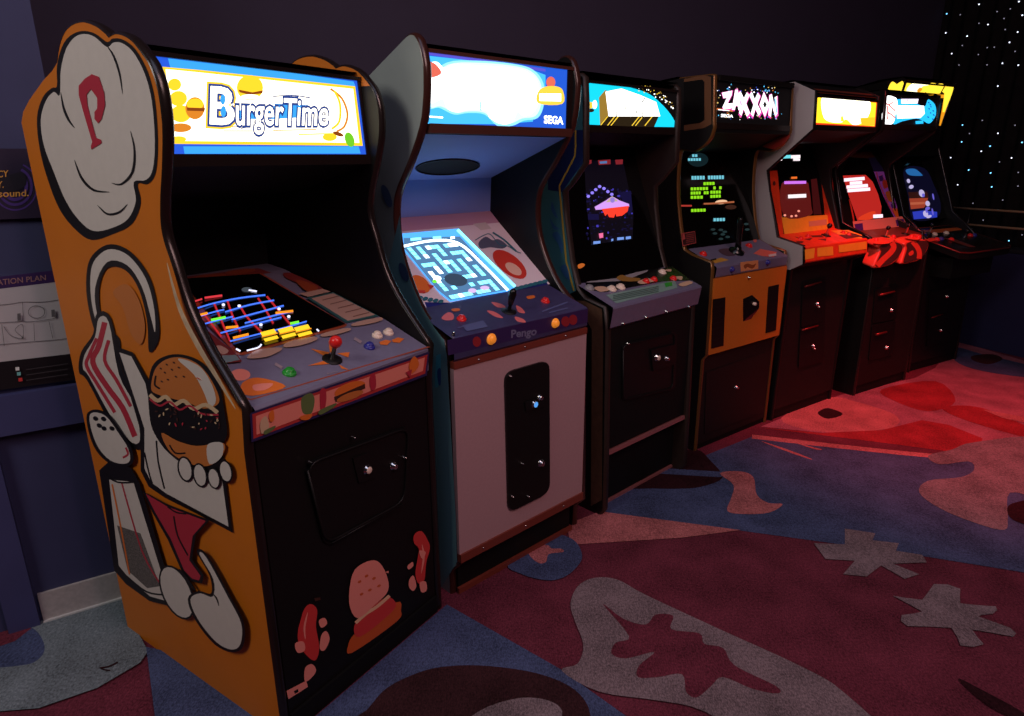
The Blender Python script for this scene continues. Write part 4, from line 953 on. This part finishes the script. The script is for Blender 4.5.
a.lay(z2((195,155),(260,145),(320,155),(300,175),(240,185)), M('brown_fan_print',(80,56,66),.5), True); a.lay(z2((372,95),(384,88),(392,112),(378,115)), M('pink_card',(226,100,84),.45), True); a.lay(z2((450,180),(490,172),(492,184),(456,190)), M('white_card', (214,200,196), .4)); a.build('panel_artwork', cp_)
f = Art(PF); f.lay(z2((308,216),(400,205),(400,250),(310,264)), M('peach_card',(226,150,96),.45)); f.lay(z2((325,235),(345,222),(372,230),(388,222),(372,248),(345,240),(335,250)), M('brown_card',(150,80,40),.5), True); f.build('front_strip_artwork', cp_)
c.button(PC, z2((118,176))[0], BTN_R, cp_, .015); c.button(PC, z2((352,134))[0], BTN_R, cp_, .015)
c.button(PF, z2((264,252))[0], BTN_B, cp_, .011); c.button(PF, z2((446,216))[0], BTN_B, cp_, .011)
mb = MB(); p = PC.px(z2((287,165))[0]); n_ = PC.n
mb.lathe(p, n_, [(.04,0),(.038,.012),(.02,.02),(.016,.03)], BLKP); mb.tube([p+n_*.02, p+Vector((-.005,-.012,.07)), p+Vector((-.012,-.016,.125)), p+Vector((-.02,-.02,.165)), p+Vector((-.023,-.021,.172))], [.016,.0135,.015,.012,.006], BLKP, 10); mb.build('joystick', cp_, 'black flight grip')
OPAN = M('orange_textured_panel', (206,112,34), .45, var=.06, scale=160)
c.slab((.012,-.028,.507), (.626,-.01,.876), OPAN, 'front_panel', label='orange front panel'); PD = c.plane(-.0284,.507,-.0284,.876,.0004)
for p in ([(712.8,299.5),(725,297.2),(723,345.5),(711,348.5)],[(768.2,286.8),(778.5,284.3),(775.5,330),(765.5,333)]):
    v = c.plate(PD, p, .003, BLACK, 'vent'); P0 = c.plane(-.0318,.507,-.0318,.876,.0004); sl = Art(P0)
    for k in range(9):
        t = (k+.5)/9; A0 = (p[0][0]*(1-t)+p[3][0]*t+1, p[0][1]*(1-t)+p[3][1]*t); B0 = (p[1][0]*(1-t)+p[2][0]*t-1, p[1][1]*(1-t)+p[2][1]*t); sl.line([A0, B0], 1.4, M('vent_slot',(6,5,6),.6), False, lvl=1)
    sl.build('vent_slots', v)
# wedge shaped coin mechanism
mb = MB(); q4 = [PD.px(p, .0004) for p in ((743,299),(752,295),(751,319),(743,321.5))]; tip = [PD.px(p, .032) for p in ((753.5,300.5),(753.5,307))]
mb.face([q4[0],q4[1],tip[0]], BLKP); mb.face([q4[1],q4[2],tip[1],tip[0]], BLKP); mb.face([q4[2],q4[3],tip[1]], BLKP); mb.face([q4[3],q4[0],tip[0],tip[1]], BLKP); mb.face(q4, BLKP)
cm = mb.build('coin_slot', c.root); mb = MB(); mb.lathe(PD.px((749.8,303), .030), PD.n, [(.008,-.01),(.008,.005),(0,.005)], BTN_W, 10); mb.build('coin_return', cm, 'white button')
c.lock(PD, (748.3,277.5), c.root, .005)
c.slab((.024,-.002,.03), (.614,.014,.507), DBROWN, 'lower_panel'); c.slab((.024,.004,.0), (.614,.014,.029), BLACKP, 'kick_board')
dr = c.plate(c.plane(-.0024,.05,-.0024,.48,.0004), [(706,372),(766,352),(763,412),(704,434)], .003, DBROWN, 'lower_door'); c.lock(c.plane(-.0060,.05,-.0060,.48,.0004), (736,387.3), dr, .008)

# ================= fifth: pale grey side, orange lit fascia
c = Cab('arcade_cabinet', 'arcade cabinet with pale grey side and bright orange controls and screen surround', 1.4465, 3.438, 35.05, .611, .022)
GREY5 = M('pale_grey_side', (176,168,166), .5, var=.03, scale=10)
fr = [(.104,1.768),(.079,1.767),(-.033,1.718),(-.045,1.546),(.093,1.43),(.186,1.349),(.165,1.25),(.083,1.01),(-.067,.979),(-.080,.889),(-.013,.851),(.0,.0)]
c.sides(fr, [(.74,0),(.74,1.70)], BLACK, DBROWN, BLACK)
a = Art(c.lside(.0005)); a.lay([(790,82.5),(795,81.8),(815,90.8),(812.7,128.7),(784.6,154),(766.4,170.3),(769,190),(776.6,237.4),(802.6,246.3),(802.6,264.2),(790,269.8),(720,262),(720,84)], GREY5); a.build('side_artwork', c.side[0], 'pale grey upper side')
c.shell([(-.028,1.718),(.09,1.766),(.4,1.75),(.737,1.695)], .735, 1.69)
OM = dict(o=E('or_orange',(255,180,34),1.5), y=E('or_yellow',(255,215,40),1.6), w=E('or_white',(255,252,225),3.0), r=E('or_red',(235,60,20),1.2))
mo = marq(c, -.0431, 1.566, -.0338, 1.690, .016, OM['r'])
A = Art(c.plane(-.0431,1.566,-.0338,1.690,.0005)); z = Z(7.307,820,70)
A.lay(z((-20,196),(410,240),(398,410),(-30,385)), OM['y']); A.lay(z((10,210),(80,198),(330,220),(370,260),(350,340),(300,390),(240,400),(190,360),(150,385),(60,375),(20,330)), OM['w'], True); A.lay(z((150,340),(165,335),(175,375),(150,378)), OM['y']); A.lay(z((290,350),(400,345),(395,405),(300,405)), OM['o']); A.line(z((100,198),(330,216)), .7, E('or_violet',(110,90,190),.8), False); A.build('sign_artwork', mo, 'blown out white and yellow sign')
fb = MB(); fb.prism([(.022,-.030,1.712),(.022,.005,1.735),(.022,.005,1.712)], (.567,0,0), M('rust_hood',(110,48,30),.5)); fb.build('sign_hood', c.root)
c.span([(-.04,1.54),(.10,1.49),(.33,1.485)], BLACKP, 'speaker_panel')
RED5 = M('red_orange_fascia', (240,66,30), .45, var=.15, scale=26); ORG5 = M('orange_fascia', (255,176,50), .45, var=.08, scale=30)
so = c.span([(.105,1.02),(.325,1.485)], M('dark_bezel',(30,14,14),.35), 'monitor_bezel', .022); PX = c.plane(.105,1.02,.325,1.485,.0006)
z = Z(4.4714,750,130)
b = Art(PX); b.lay(z((78,185),(122,180),(150,470),(108,480)), RED5); b.lay(z((315,195),(364,190),(392,445),(340,450)), RED5); b.lay(z((302,60),(345,62),(364,190),(316,195)), M('dark_red_fascia',(96,34,28),.5)); b.lay(z((140,392),(345,380),(352,452),(152,468)), ORG5); b.lay(z((260,410),(340,400),(342,425),(262,432)), M('tan_card',(220,150,110),.5))
b.lay(z((195,62),(232,58),(235,82),(200,92)), M('dark_red_fascia',(96,34,28),.5)); b.lay(z((236,56),(300,62),(302,88),(236,84)), M('navy_card',(34,40,70),.5))
for x, y in ((105,240),(358,342)): b.lay(z(*ell(x,y,6,10)), M('dark_red_fascia',(96,34,28),.5), lvl=b.k)
b.build('bezel_artwork', so)
s = Art(PX, 4); s.lay(z((112,110),(300,88),(322,378),(150,390)), GLASS); s.lay(z((140,240),(245,232),(262,260),(272,340),(268,382),(152,388)), E('sc_rust',(104,24,22),.75), True); s.lay(z((270,222),(296,218),(318,378),(282,380)), E('sc_red',(70,12,14),.7))
cw, cm_, cc = E('sc_white',(235,220,225),1.4), E('sc_magenta',(200,110,230),1.2), E('sc_cyan',(110,220,230),1.1)
s.line(z((142,122),(180,120)), 3.2, cc, False); s.line(z((180,122),(222,120)), 3.2, cw, False); s.line(z((190,134),(220,134)), 2.4, cw, False); s.line(z((128,134),(140,134)), 2, cw, False)
s.line(z((180,216),(206,215)), 2, E('sc_orange',(240,110,40),1.1), False); s.line(z((148,238),(246,236)), 2.8, cm_, False); s.line(z((165,300),(246,296)), 3.6, cw, False)
for x, y in ((180,388),(200,386),(212,365),(150,384)): s.lay(z(*ell(x,y,6,5,0,8)), E('sc_pink',(250,150,130),1.1), lvl=s.k)
s.build('screen', so, 'dark screen with white, cyan and magenta text')
cp_ = c.span([(-.084,.893),(-.0905,.901),(-.082,.972),(-.078,.976),(.105,1.020)], RED5, 'control_panel', .004, label='orange control panel'); PC = c.plane(-.078,.976,.105,1.020,.0006); PF = c.plane(-.0905,.901,-.082,.972,.0006)
a = Art(PC); DR5 = M('dark_red_fascia',(96,34,28),.5)
for p in ([(200,478),(230,482),(222,488)],[(240,488),(280,482),(268,494)],[(270,472),(320,470),(330,480),(280,480)],[(330,462),(350,458),(356,478),(338,482)],[(300,488),(340,486),(340,496)],[(205,496),(240,498),(235,506),(212,506)]): a.lay(z(*p), DR5, lvl=a.k)
a.k += 1
a.lay(z((360,450),(440,448),(500,470),(500,488),(420,480)), ORG5); a.lay(z((395,470),(470,465),(500,478),(430,488)), DR5); a.build('panel_artwork', cp_)
f = Art(PF); f.lay(z((245,535),(290,528),(286,572),(246,580)), ORG5); f.lay(z((300,528),(370,520),(372,560),(300,566)), ORG5); f.lay(z((395,515),(520,498),(520,532),(396,548)), ORG5); f.build('front_strip_artwork', cp_)
for p in ((225,488),(258,478),(415,462),(440,470)): c.button(PC, z(p)[0], BTN_R, cp_, .012)
c.stick(PC, z((340,472))[0], BLKP, cp_, .05, .014)
c.span([(-.084,.893),(-.013,.855)], DBROWN, 'panel_underside', .022)
c.slab((.022,-.004,.06), (.589,.012,.856), DBROWN, 'front_panel'); c.slab((.022,.004,.0), (.589,.014,.059), BLACKP, 'kick_board')
PD = c.plane(-.0045,.06,-.0045,.85,.0006); z = Z(2.977,680,220)
for (q4, hp, lp) in (((z((362,185),(432,168),(428,300),(358,320))), (370,198), (408,250)), ((z((356,322),(428,302),(424,420),(350,442))), (361,328), (396,375))):
    dr = c.plate(PD, rounded(q4,.08), .006, BLACK, 'coin_door'); PE = c.plane(-.0112,.06,-.0112,.85,.0006)
    mb = MB(); mb.tube([PE.px(z(hp)[0],.004), PE.px(z((hp[0]+48,hp[1]-14))[0],.004)], .005, M('dull_red_metal',(120,40,36),.35,metal=.5), 6); mb.build('handle', dr); c.lock(PE, z(lp)[0], dr, .008); c.lock(PE, z((lp[0]+3,lp[1]+8))[0], dr, .005, name='screw')

# ================= sixth: rounded control pods
c = Cab('arcade_cabinet', 'arcade cabinet with two rounded red control pods and a cyan and white lit sign', 2.1037, 3.8331, 31.81, .589, .022)
fr = [(.11,1.765),(.081,1.760),(.066,1.583),(.074,1.551),(.308,1.370),(.316,1.333),(.224,1.034),(.10,.985),(.040,.962),(.03,.90),(.0,.86),(.0,0)]
c.sides(fr, [(.74,0),(.74,1.72)], BLACK, DBROWN, TMOLD)
c.shell([(.085,1.758),(.4,1.75),(.737,1.715)], .735, 1.712)
mo = marq(c, .0723, 1.588, .0868, 1.738, .012, E('mk_black',(10,8,9),.4)); A = Art(c.plane(.0723,1.588,.0868,1.738,.0006)); z = Z(7.307,820,70)
CB, CW = E('mk_cyan',(40,190,255),1.3), E('mk_white',(255,255,255),2.6)
A.lay(z((550,235),(590,215),(700,245),(765,265),(790,215),(840,255),(845,330),(800,390),(750,370),(700,355),(600,375),(530,390)), CB, True); A.lay(z(*ell(505,225,38,38)), CW); A.lay(z((458,300),(540,270),(545,345),(530,390),(490,402),(455,390)), CW, True); A.lay(z((470,205),(545,200),(565,250),(560,320),(470,320)), CW, True)
A.lay(z((555,260),(755,262),(760,320),(730,350),(560,355)), CW); A.lay(z((588,212),(716,212),(708,246),(590,248)), E('mk_plum',(235,215,245),1.8)); A.lay(z((630,216),(634,216),(635,228),(631,228)), E('mk_slit',(120,90,130),.6))
for p in ([(468,240),(500,260),(545,300)],[(485,260),(490,330),(485,360)],[(490,310),(520,330),(545,352)],[(500,255),(520,240),(525,232)]): A.line(z(*p), 1.3, E('mk_red',(225,70,60),1), lvl=A.k)
A.k += 1
for k in range(9): A.lay(z(*ell(775+random.uniform(0,55),240+k*15,random.uniform(4,10),5,30,7)), E('mk_blue',(30,90,190),.8), lvl=A.k)
A.k += 1; A.lay(z((690,375),(745,370),(748,392),(692,396)), CB); A.build('sign_artwork', mo, 'white and cyan graphics on black')
mb = MB(); mb.box((.57,.06,1.57),(.589,.085,1.745), TMOLD); mb.build('sign_end', c.root)
c.span([(.08,1.56),(.20,1.50),(.415,1.48)], BLACKP, 'speaker_panel')
bz = c.span([(.20,.985),(.41,1.48)], BLACK, 'monitor_bezel', .022); PX = c.plane(.20,.985,.41,1.48,.0008); z = Z(7.307,820,130)
b = Art(PX); LIL = M('glowing_lilac_print',(150,70,170),.45,emit=.12); RDP = M('red_line_print',(220,70,50),.4)  # the lilac print is given a faint glow
b.lay(z((215,200),(260,160),(370,160),(400,200),(430,300),(388,305),(352,215),(300,205)), M('brown_arch',(92,48,34),.5)); b.lay(z((350,205),(400,200),(470,300),(440,340),(385,305)), M('navy_arch',(40,36,86),.5))
b.lay(z((385,305),(475,305),(560,560),(570,635),(540,640),(490,540),(430,430)), LIL); b.line(z((410,310),(430,390),(510,570),(560,635)), 1.0, RDP); b.line(z((440,330),(480,390),(550,570)), .8, RDP); b.lay(z((425,340),(452,332),(460,372),(432,378)), M('violet_patch',(80,36,130),.5)); b.lay(z((450,375),(485,372),(490,415),(462,430)), RDP, True); b.lay(z((510,545),(545,535),(550,570),(520,575)), M('violet_patch',(80,36,130),.5)); b.lay(z((520,575),(555,575),(568,635),(545,640)), PORG); b.lay(z((470,460),(505,455),(520,520),(490,520)), PORG, True)
b.line(z((205,510),(225,600),(240,680)), 1.4, RDP)
b.lay(z((228,672),(590,634),(640,716),(240,740)), M('peach_strip',(240,150,130),.45)); b.lay(z((240,692),(300,684),(305,735),(250,740)), M('violet_patch',(80,36,130),.5)); b.lay(z((540,662),(598,652),(612,700),(550,706)), M('violet_patch',(80,36,130),.5)); b.build('bezel_artwork', bz)
s = Art(PX, 4); s.lay(z((150,330),(205,200),(352,210),(520,640),(240,670),(170,400)), GLASS); s.lay(z((162,335),(330,330),(380,380),(420,470),(445,560),(440,630),(270,665),(205,480)), E('s6_red',(200,40,34),.85)); s.lay(z((280,640),(360,600),(400,600),(380,650),(290,660)), E('s6_orange',(230,60,30),.9), True)
for p in ([(170,368),(320,356)],[(212,392),(302,386)],[(188,420),(344,408)],[(195,446),(360,434)]): s.line(z(*p), 3.2, E('s6_white',(245,215,230),1.5), False, lvl=s.k)
s.k += 1; s.line(z((382,634),(452,630)), 3.4, E('s6_white',(245,215,230),1.5), False); s.build('screen', bz, 'red screen with white text')
cp_ = c.span([(.03,.90),(.035,.945),(.05,.955),(.20,.985)], M('dark_red_panel',(110,34,28),.4), 'control_panel', .01); PC = c.plane(.05,.955,.20,.985,.0006)
POD = M('red_pod',(226,70,50),.4,var=.1,scale=40); PODD = M('dark_pod_print',(70,36,34),.5)
z = Z(6.0235,840,200)
PP = c.plane(-.03,.90,-.055,.80,.0008)
for (outl, dark, jx, dk2) in (
    (z((195,395),(235,300),(215,280),(240,255),(310,248),(368,268),(372,300),(345,350),(310,385),(270,400),(210,410)), z((206,396),(238,310),(226,284),(262,262),(310,254),(356,270),(364,298),(338,346),(302,378),(266,394)), (272,262), None),
    (z((362,375),(385,290),(378,262),(420,245),(500,240),(528,258),(520,300),(490,345),(460,368),(400,382),(365,385)), z((372,372),(394,292),(390,266),(425,252),(498,247),(519,262),(512,298),(482,345),(455,360),(400,375)), (395,232), z((470,262),(512,262),(508,300),(480,345),(472,300)))):
    mb = MB(); P_ = [PP.px(p) for p in smooth(outl,3)]
    cen = sum(P_, Vector())/len(P_); back = Vector((0,.06,.016))
    rows = [[p+back for p in P_], [p+back*.25 for p in P_], [p for p in P_], [cen+(p-cen)*.94+PP.n*.008 for p in P_]]
    mb.grid(rows, POD, True, True); mb.poly(rows[-1], POD); po = mb.build('control_pod', c.root, 'rounded red pod')
    a = Art(PP, 14); a.lay(dark, PODD, True)
    if dk2: a.line(z((425,252),(452,284),(466,318),(464,355)), 5, POD); a.lay(z((400,322),(425,305),(430,325),(408,338)), POD, True)
    else: a.line(z((300,258),(312,285),(292,318),(245,362),(212,398)), 5.5, POD)
    a.build('pod_artwork', po)
    c.stick(PC, (840+jx[0]/6.0235, 200+(222 if jx[0] == 272 else 205)/6.0235), BLKP, cp_, .05, .013)
a = Art(PC); a.lay(z((205,262),(240,225),(300,215),(330,235),(290,262)), POD, True); a.lay(z((395,230),(440,205),(490,215),(470,240)), POD, True); a.lay(z((280,222),(300,212),(306,232),(290,240)), PORG, True); a.build('panel_artwork', cp_)
for p in ((215,245),(320,225),(430,222),(470,228)): c.button(PC, z(p)[0], BTN_R, cp_, .013)
c.slab((.022,-.002,.06), (.567,.014,.90), DBROWN, 'front_panel'); c.slab((.022,.004,.0), (.567,.016,.059), BLACKP, 'kick_board')
PD = c.plane(-.0025,.06,-.0025,.86,.0006); z = Z(3.767,824,230)
for (q4, h0, h1, lp) in ((z((190,222),(275,205),(268,335),(178,352)), (205,245), (262,232), (253,302)), (z((178,358),(266,340),(256,470),(165,492)), (192,394), (232,384), (235,443))):
    dr = c.plate(PD, rounded(q4,.08), .006, BLACK, 'coin_door'); PE = c.plane(-.0092,.06,-.0092,.86,.0006)
    mb = MB(); mb.tube([PE.px(z(h0)[0],.005), PE.px(z(h1)[0],.005)], .007, M('dull_red_metal',(120,40,36),.35,metal=.5), 6); mb.build('handle', dr); c.lock(PE, z(lp)[0], dr, .009)

# ================= seventh: wide projecting control deck, yellow sign
c = Cab('arcade_cabinet', 'dark arcade cabinet with projecting control deck and yellow sign, last by the curtain', 2.7014, 4.2835, 30.4, .62, .022)
fr = [(.36,1.90),(.33,1.885),(.385,1.60),(.39,1.52),(.33,1.37),(.20,1.04),(.12,.98),(.03,.90),(.02,.82),(.0,0)]
c.sides(fr, [(.72,0),(.72,1.86)], BLACK, BLACK, TMOLD)
c.shell([(.345,1.895),(.5,1.89),(.717,1.85)], .715, 1.85)
mo = marq(c, .380, 1.62, .338, 1.868, .015, E('ay_orange',(250,160,30),1.0)); A = Art(c.plane(.380,1.62,.338,1.868,.0006)); z = Z(7.307,820,70)
YY = E('ay_yellow',(255,220,60),1.4); WW = E('ay_white',(255,245,200),2.0)
A.lay(z((490,80),(905,95),(910,130),(905,180),(490,165)), E('ay_black',(20,10,6),.4)); 
gy9 = Z(12.19,876,76)
for p in ([(148,178),(185,75),(240,90),(300,180),(280,190)],[(240,120),(290,75),(330,72),(345,190),(270,190)],[(345,85),(400,72),(425,110),(400,160),(350,180)],[(365,190),(440,95),(520,90),(480,205)],[(480,100),(640,88),(650,150),(600,200),(480,200)],[(610,200),(650,95),(720,90),(745,130),(700,215)],[(690,215),(740,110),(800,92),(826,120),(790,190),(770,214)]): A.lay(gy9(*p), YY, True, lvl=A.k)
A.k += 1
A.lay(gy9((370,185),(440,90),(620,88),(640,110),(560,130),(520,200)), WW, True); A.lay(gy9((495,180),(530,140),(560,160),(520,200)), E('ay_orange',(250,160,30),1.0), True); A.lay(gy9((850,110),(942,120),(930,200),(830,440),(806,440),(828,210),(800,190)), YY)
A.build('sign_artwork', mo, 'yellow lettering')
c.span([(.385,1.60),(.36,1.42),(.43,1.40)], BLACK, 'speaker_panel')
bz = c.span([(.23,1.0),(.42,1.42)], BLACK, 'monitor_bezel', .022); PX = c.plane(.23,1.0,.42,1.42,.0008); z = Z(7.307,820,130)
s = Art(PX); s.lay(z((590,200),(830,205),(900,420),(930,640),(690,690),(640,480)), GLASS); s.lay(z((612,285),(760,280),(830,400),(880,540),(850,640),(680,655),(640,480)), E('s7_navy',(14,14,44),.5), True); s.lay(z((625,292),(690,285),(742,325),(735,336),(650,330)), E('s7_blue',(40,110,180),.8), True)
s.lay(z((640,455),(780,452),(792,500),(650,500)), E('s7_brown',(60,24,20),.6)); s.lay(z((648,502),(785,498),(775,540),(755,570),(660,580)), E('s7_rust',(170,66,44),.8)); s.line(z((655,540),(760,535)), 2.4, E('s7_tan',(200,100,70),.8), False); s.lay(z((670,600),(750,590),(850,600),(850,640),(680,655)), E('s7_royal',(46,60,190),.9))
for x, y, w_, h_ in ((737,465,20,28),(660,418,18,14),(780,540,16,20),(765,615,18,24),(790,635,20,10),(640,375,12,16)): s.lay(z(*ell(x,y,w_,h_,-20)), E('s7_pale',(190,180,225),1.0), lvl=s.k)
s.k += 1
for x, y, w_, h_ in ((748,480,10,14),(780,575,16,12),(815,600,6,26),(820,490,6,24),(770,590,8,20)): s.lay(z(*ell(x,y,w_,h_,-10)), E('s7_violet',(110,100,220),.9), lvl=s.k)
s.build('screen', bz, 'dark screen with blue and rust picture')
mb = MB(); dk = [(.03,.20),(-.01,.02),(-.01,-.19),(.06,-.215),(.56,-.215),(.63,-.19),(.63,.02),(.59,.20)]
def dz(d): return .838+(d+.215)*.26
top = [(u, d, dz(d)) for u, d in dk]; bot = [(u, d, dz(d)-.045) for u, d in dk]
mb.poly(top, BLKP); mb.poly(bot, BLKP); mb.grid([bot, top], BLACK, False, True); cp_ = mb.build('control_deck', c.root)
eb = MB(); eb.tube([Vector(p)+Vector((0,0,-.004)) for p in top]+[Vector(top[0])], .005, M('dull_red_metal',(120,40,36),.35,metal=.5), 6); eb.build('edge_trim', cp_)
PC = c.plane(-.215,.838,.20,dz(.20),.0006); z = Z(6.0235,840,200); a = Art(PC); a.lay(z((470,185),(720,165),(735,180),(620,195),(480,205)), M('rust_card',(190,92,40),.5)); a.lay(z((500,235),(560,228),(600,240),(540,252)), RDP); a.lay(z((600,225),(700,240),(820,285),(780,285),(690,255)), M('brown_deck_print',(70,34,28),.5)); a.build('panel_artwork', cp_)
for p, m_ in (((570,208),BTN_W),((640,200),BTN_W),((582,240),BTN_R),((670,240),BTN_R),((785,215),BTN_R),((608,236),BTN_B),((808,214),BTN_B)): c.button(PC, z(p)[0], m_, cp_, .015)
for p in ((535,200),(745,235)): c.stick(PC, z(p)[0], BLKP, cp_, .05, .014)
c.slab((.022,.0,.06), (.598,.02,.80), BLACK, 'front_panel'); c.slab((.022,.006,.0), (.598,.02,.059), BLACKP, 'kick_board'); c.slab((.06,-.13,.66), (.56,.0,.79), BLACK, 'deck_support')
PD = c.plane(-.0005,.06,-.0005,.8,.0006); z = Z(3.767,824,230)
for (q4, h0, h1, lp) in ((z((395,232),(482,215),(478,312),(390,330)), None, None, (463,250)), (z((392,322),(478,306),(472,420),(385,440)), (403,330), (445,316), (439,377))):
    dr = c.plate(PD, rounded(q4,.08), .006, BLACK, 'coin_door'); PE = c.plane(-.0072,.06,-.0072,.8,.0006); c.lock(PE, z(lp)[0], dr, .009)
    if h0: mb = MB(); mb.tube([PE.px(z(h0)[0],.004), PE.px(z(h1)[0],.004)], .005, M('dull_red_metal',(120,40,36),.35,metal=.5), 6); mb.build('handle', dr)

# ------------------------------------------------------------------ light
def area(name, loc, target, size, power, color):
    l = bpy.data.lights.new(name, 'AREA'); l.size = size; l.energy = power; l.color = color
    o = bpy.data.objects.new(name, l); COL.objects.link(o); o.location = loc
    o.rotation_euler = (Vector(target)-Vector(loc)).to_track_quat('-Z', 'Y').to_euler(); return o
def spot(name, loc, target, power, color, ang, blend=.6, r=.1):
    l = bpy.data.lights.new(name, 'SPOT'); l.energy = power; l.color = color; l.spot_size = math.radians(ang); l.spot_blend = blend; l.shadow_soft_size = r
    o = bpy.data.objects.new(name, l); COL.objects.link(o); o.location = loc
    o.rotation_euler = (Vector(target)-Vector(loc)).to_track_quat('-Z', 'Y').to_euler(); return o
area('ceiling_light_left', (-2.1, -.3, 2.9), (-.9, 1.6, .7), 1.0, 32, (1, .92, .84))
area('ceiling_light_front', (1.6, .1, 3.1), (.4, 2.2, .4), 1.2, 40, (1, .60, .58))
area('ceiling_light_blue', (.2, .6, 3.4), (.8, 2.6, 0), 1.6, 12, (.62, .70, 1))
spot('red_spotlight', (2.6, 3.0, 3.7), (2.45, 3.35, .0), 520, (1, .095, .10), 48, .9)
w = bpy.data.worlds.new('world'); sc.world = w; w.use_nodes = True
w.node_tree.nodes['Background'].inputs[0].default_value = (.055, .045, .075, 1); w.node_tree.nodes['Background'].inputs[1].default_value = .16
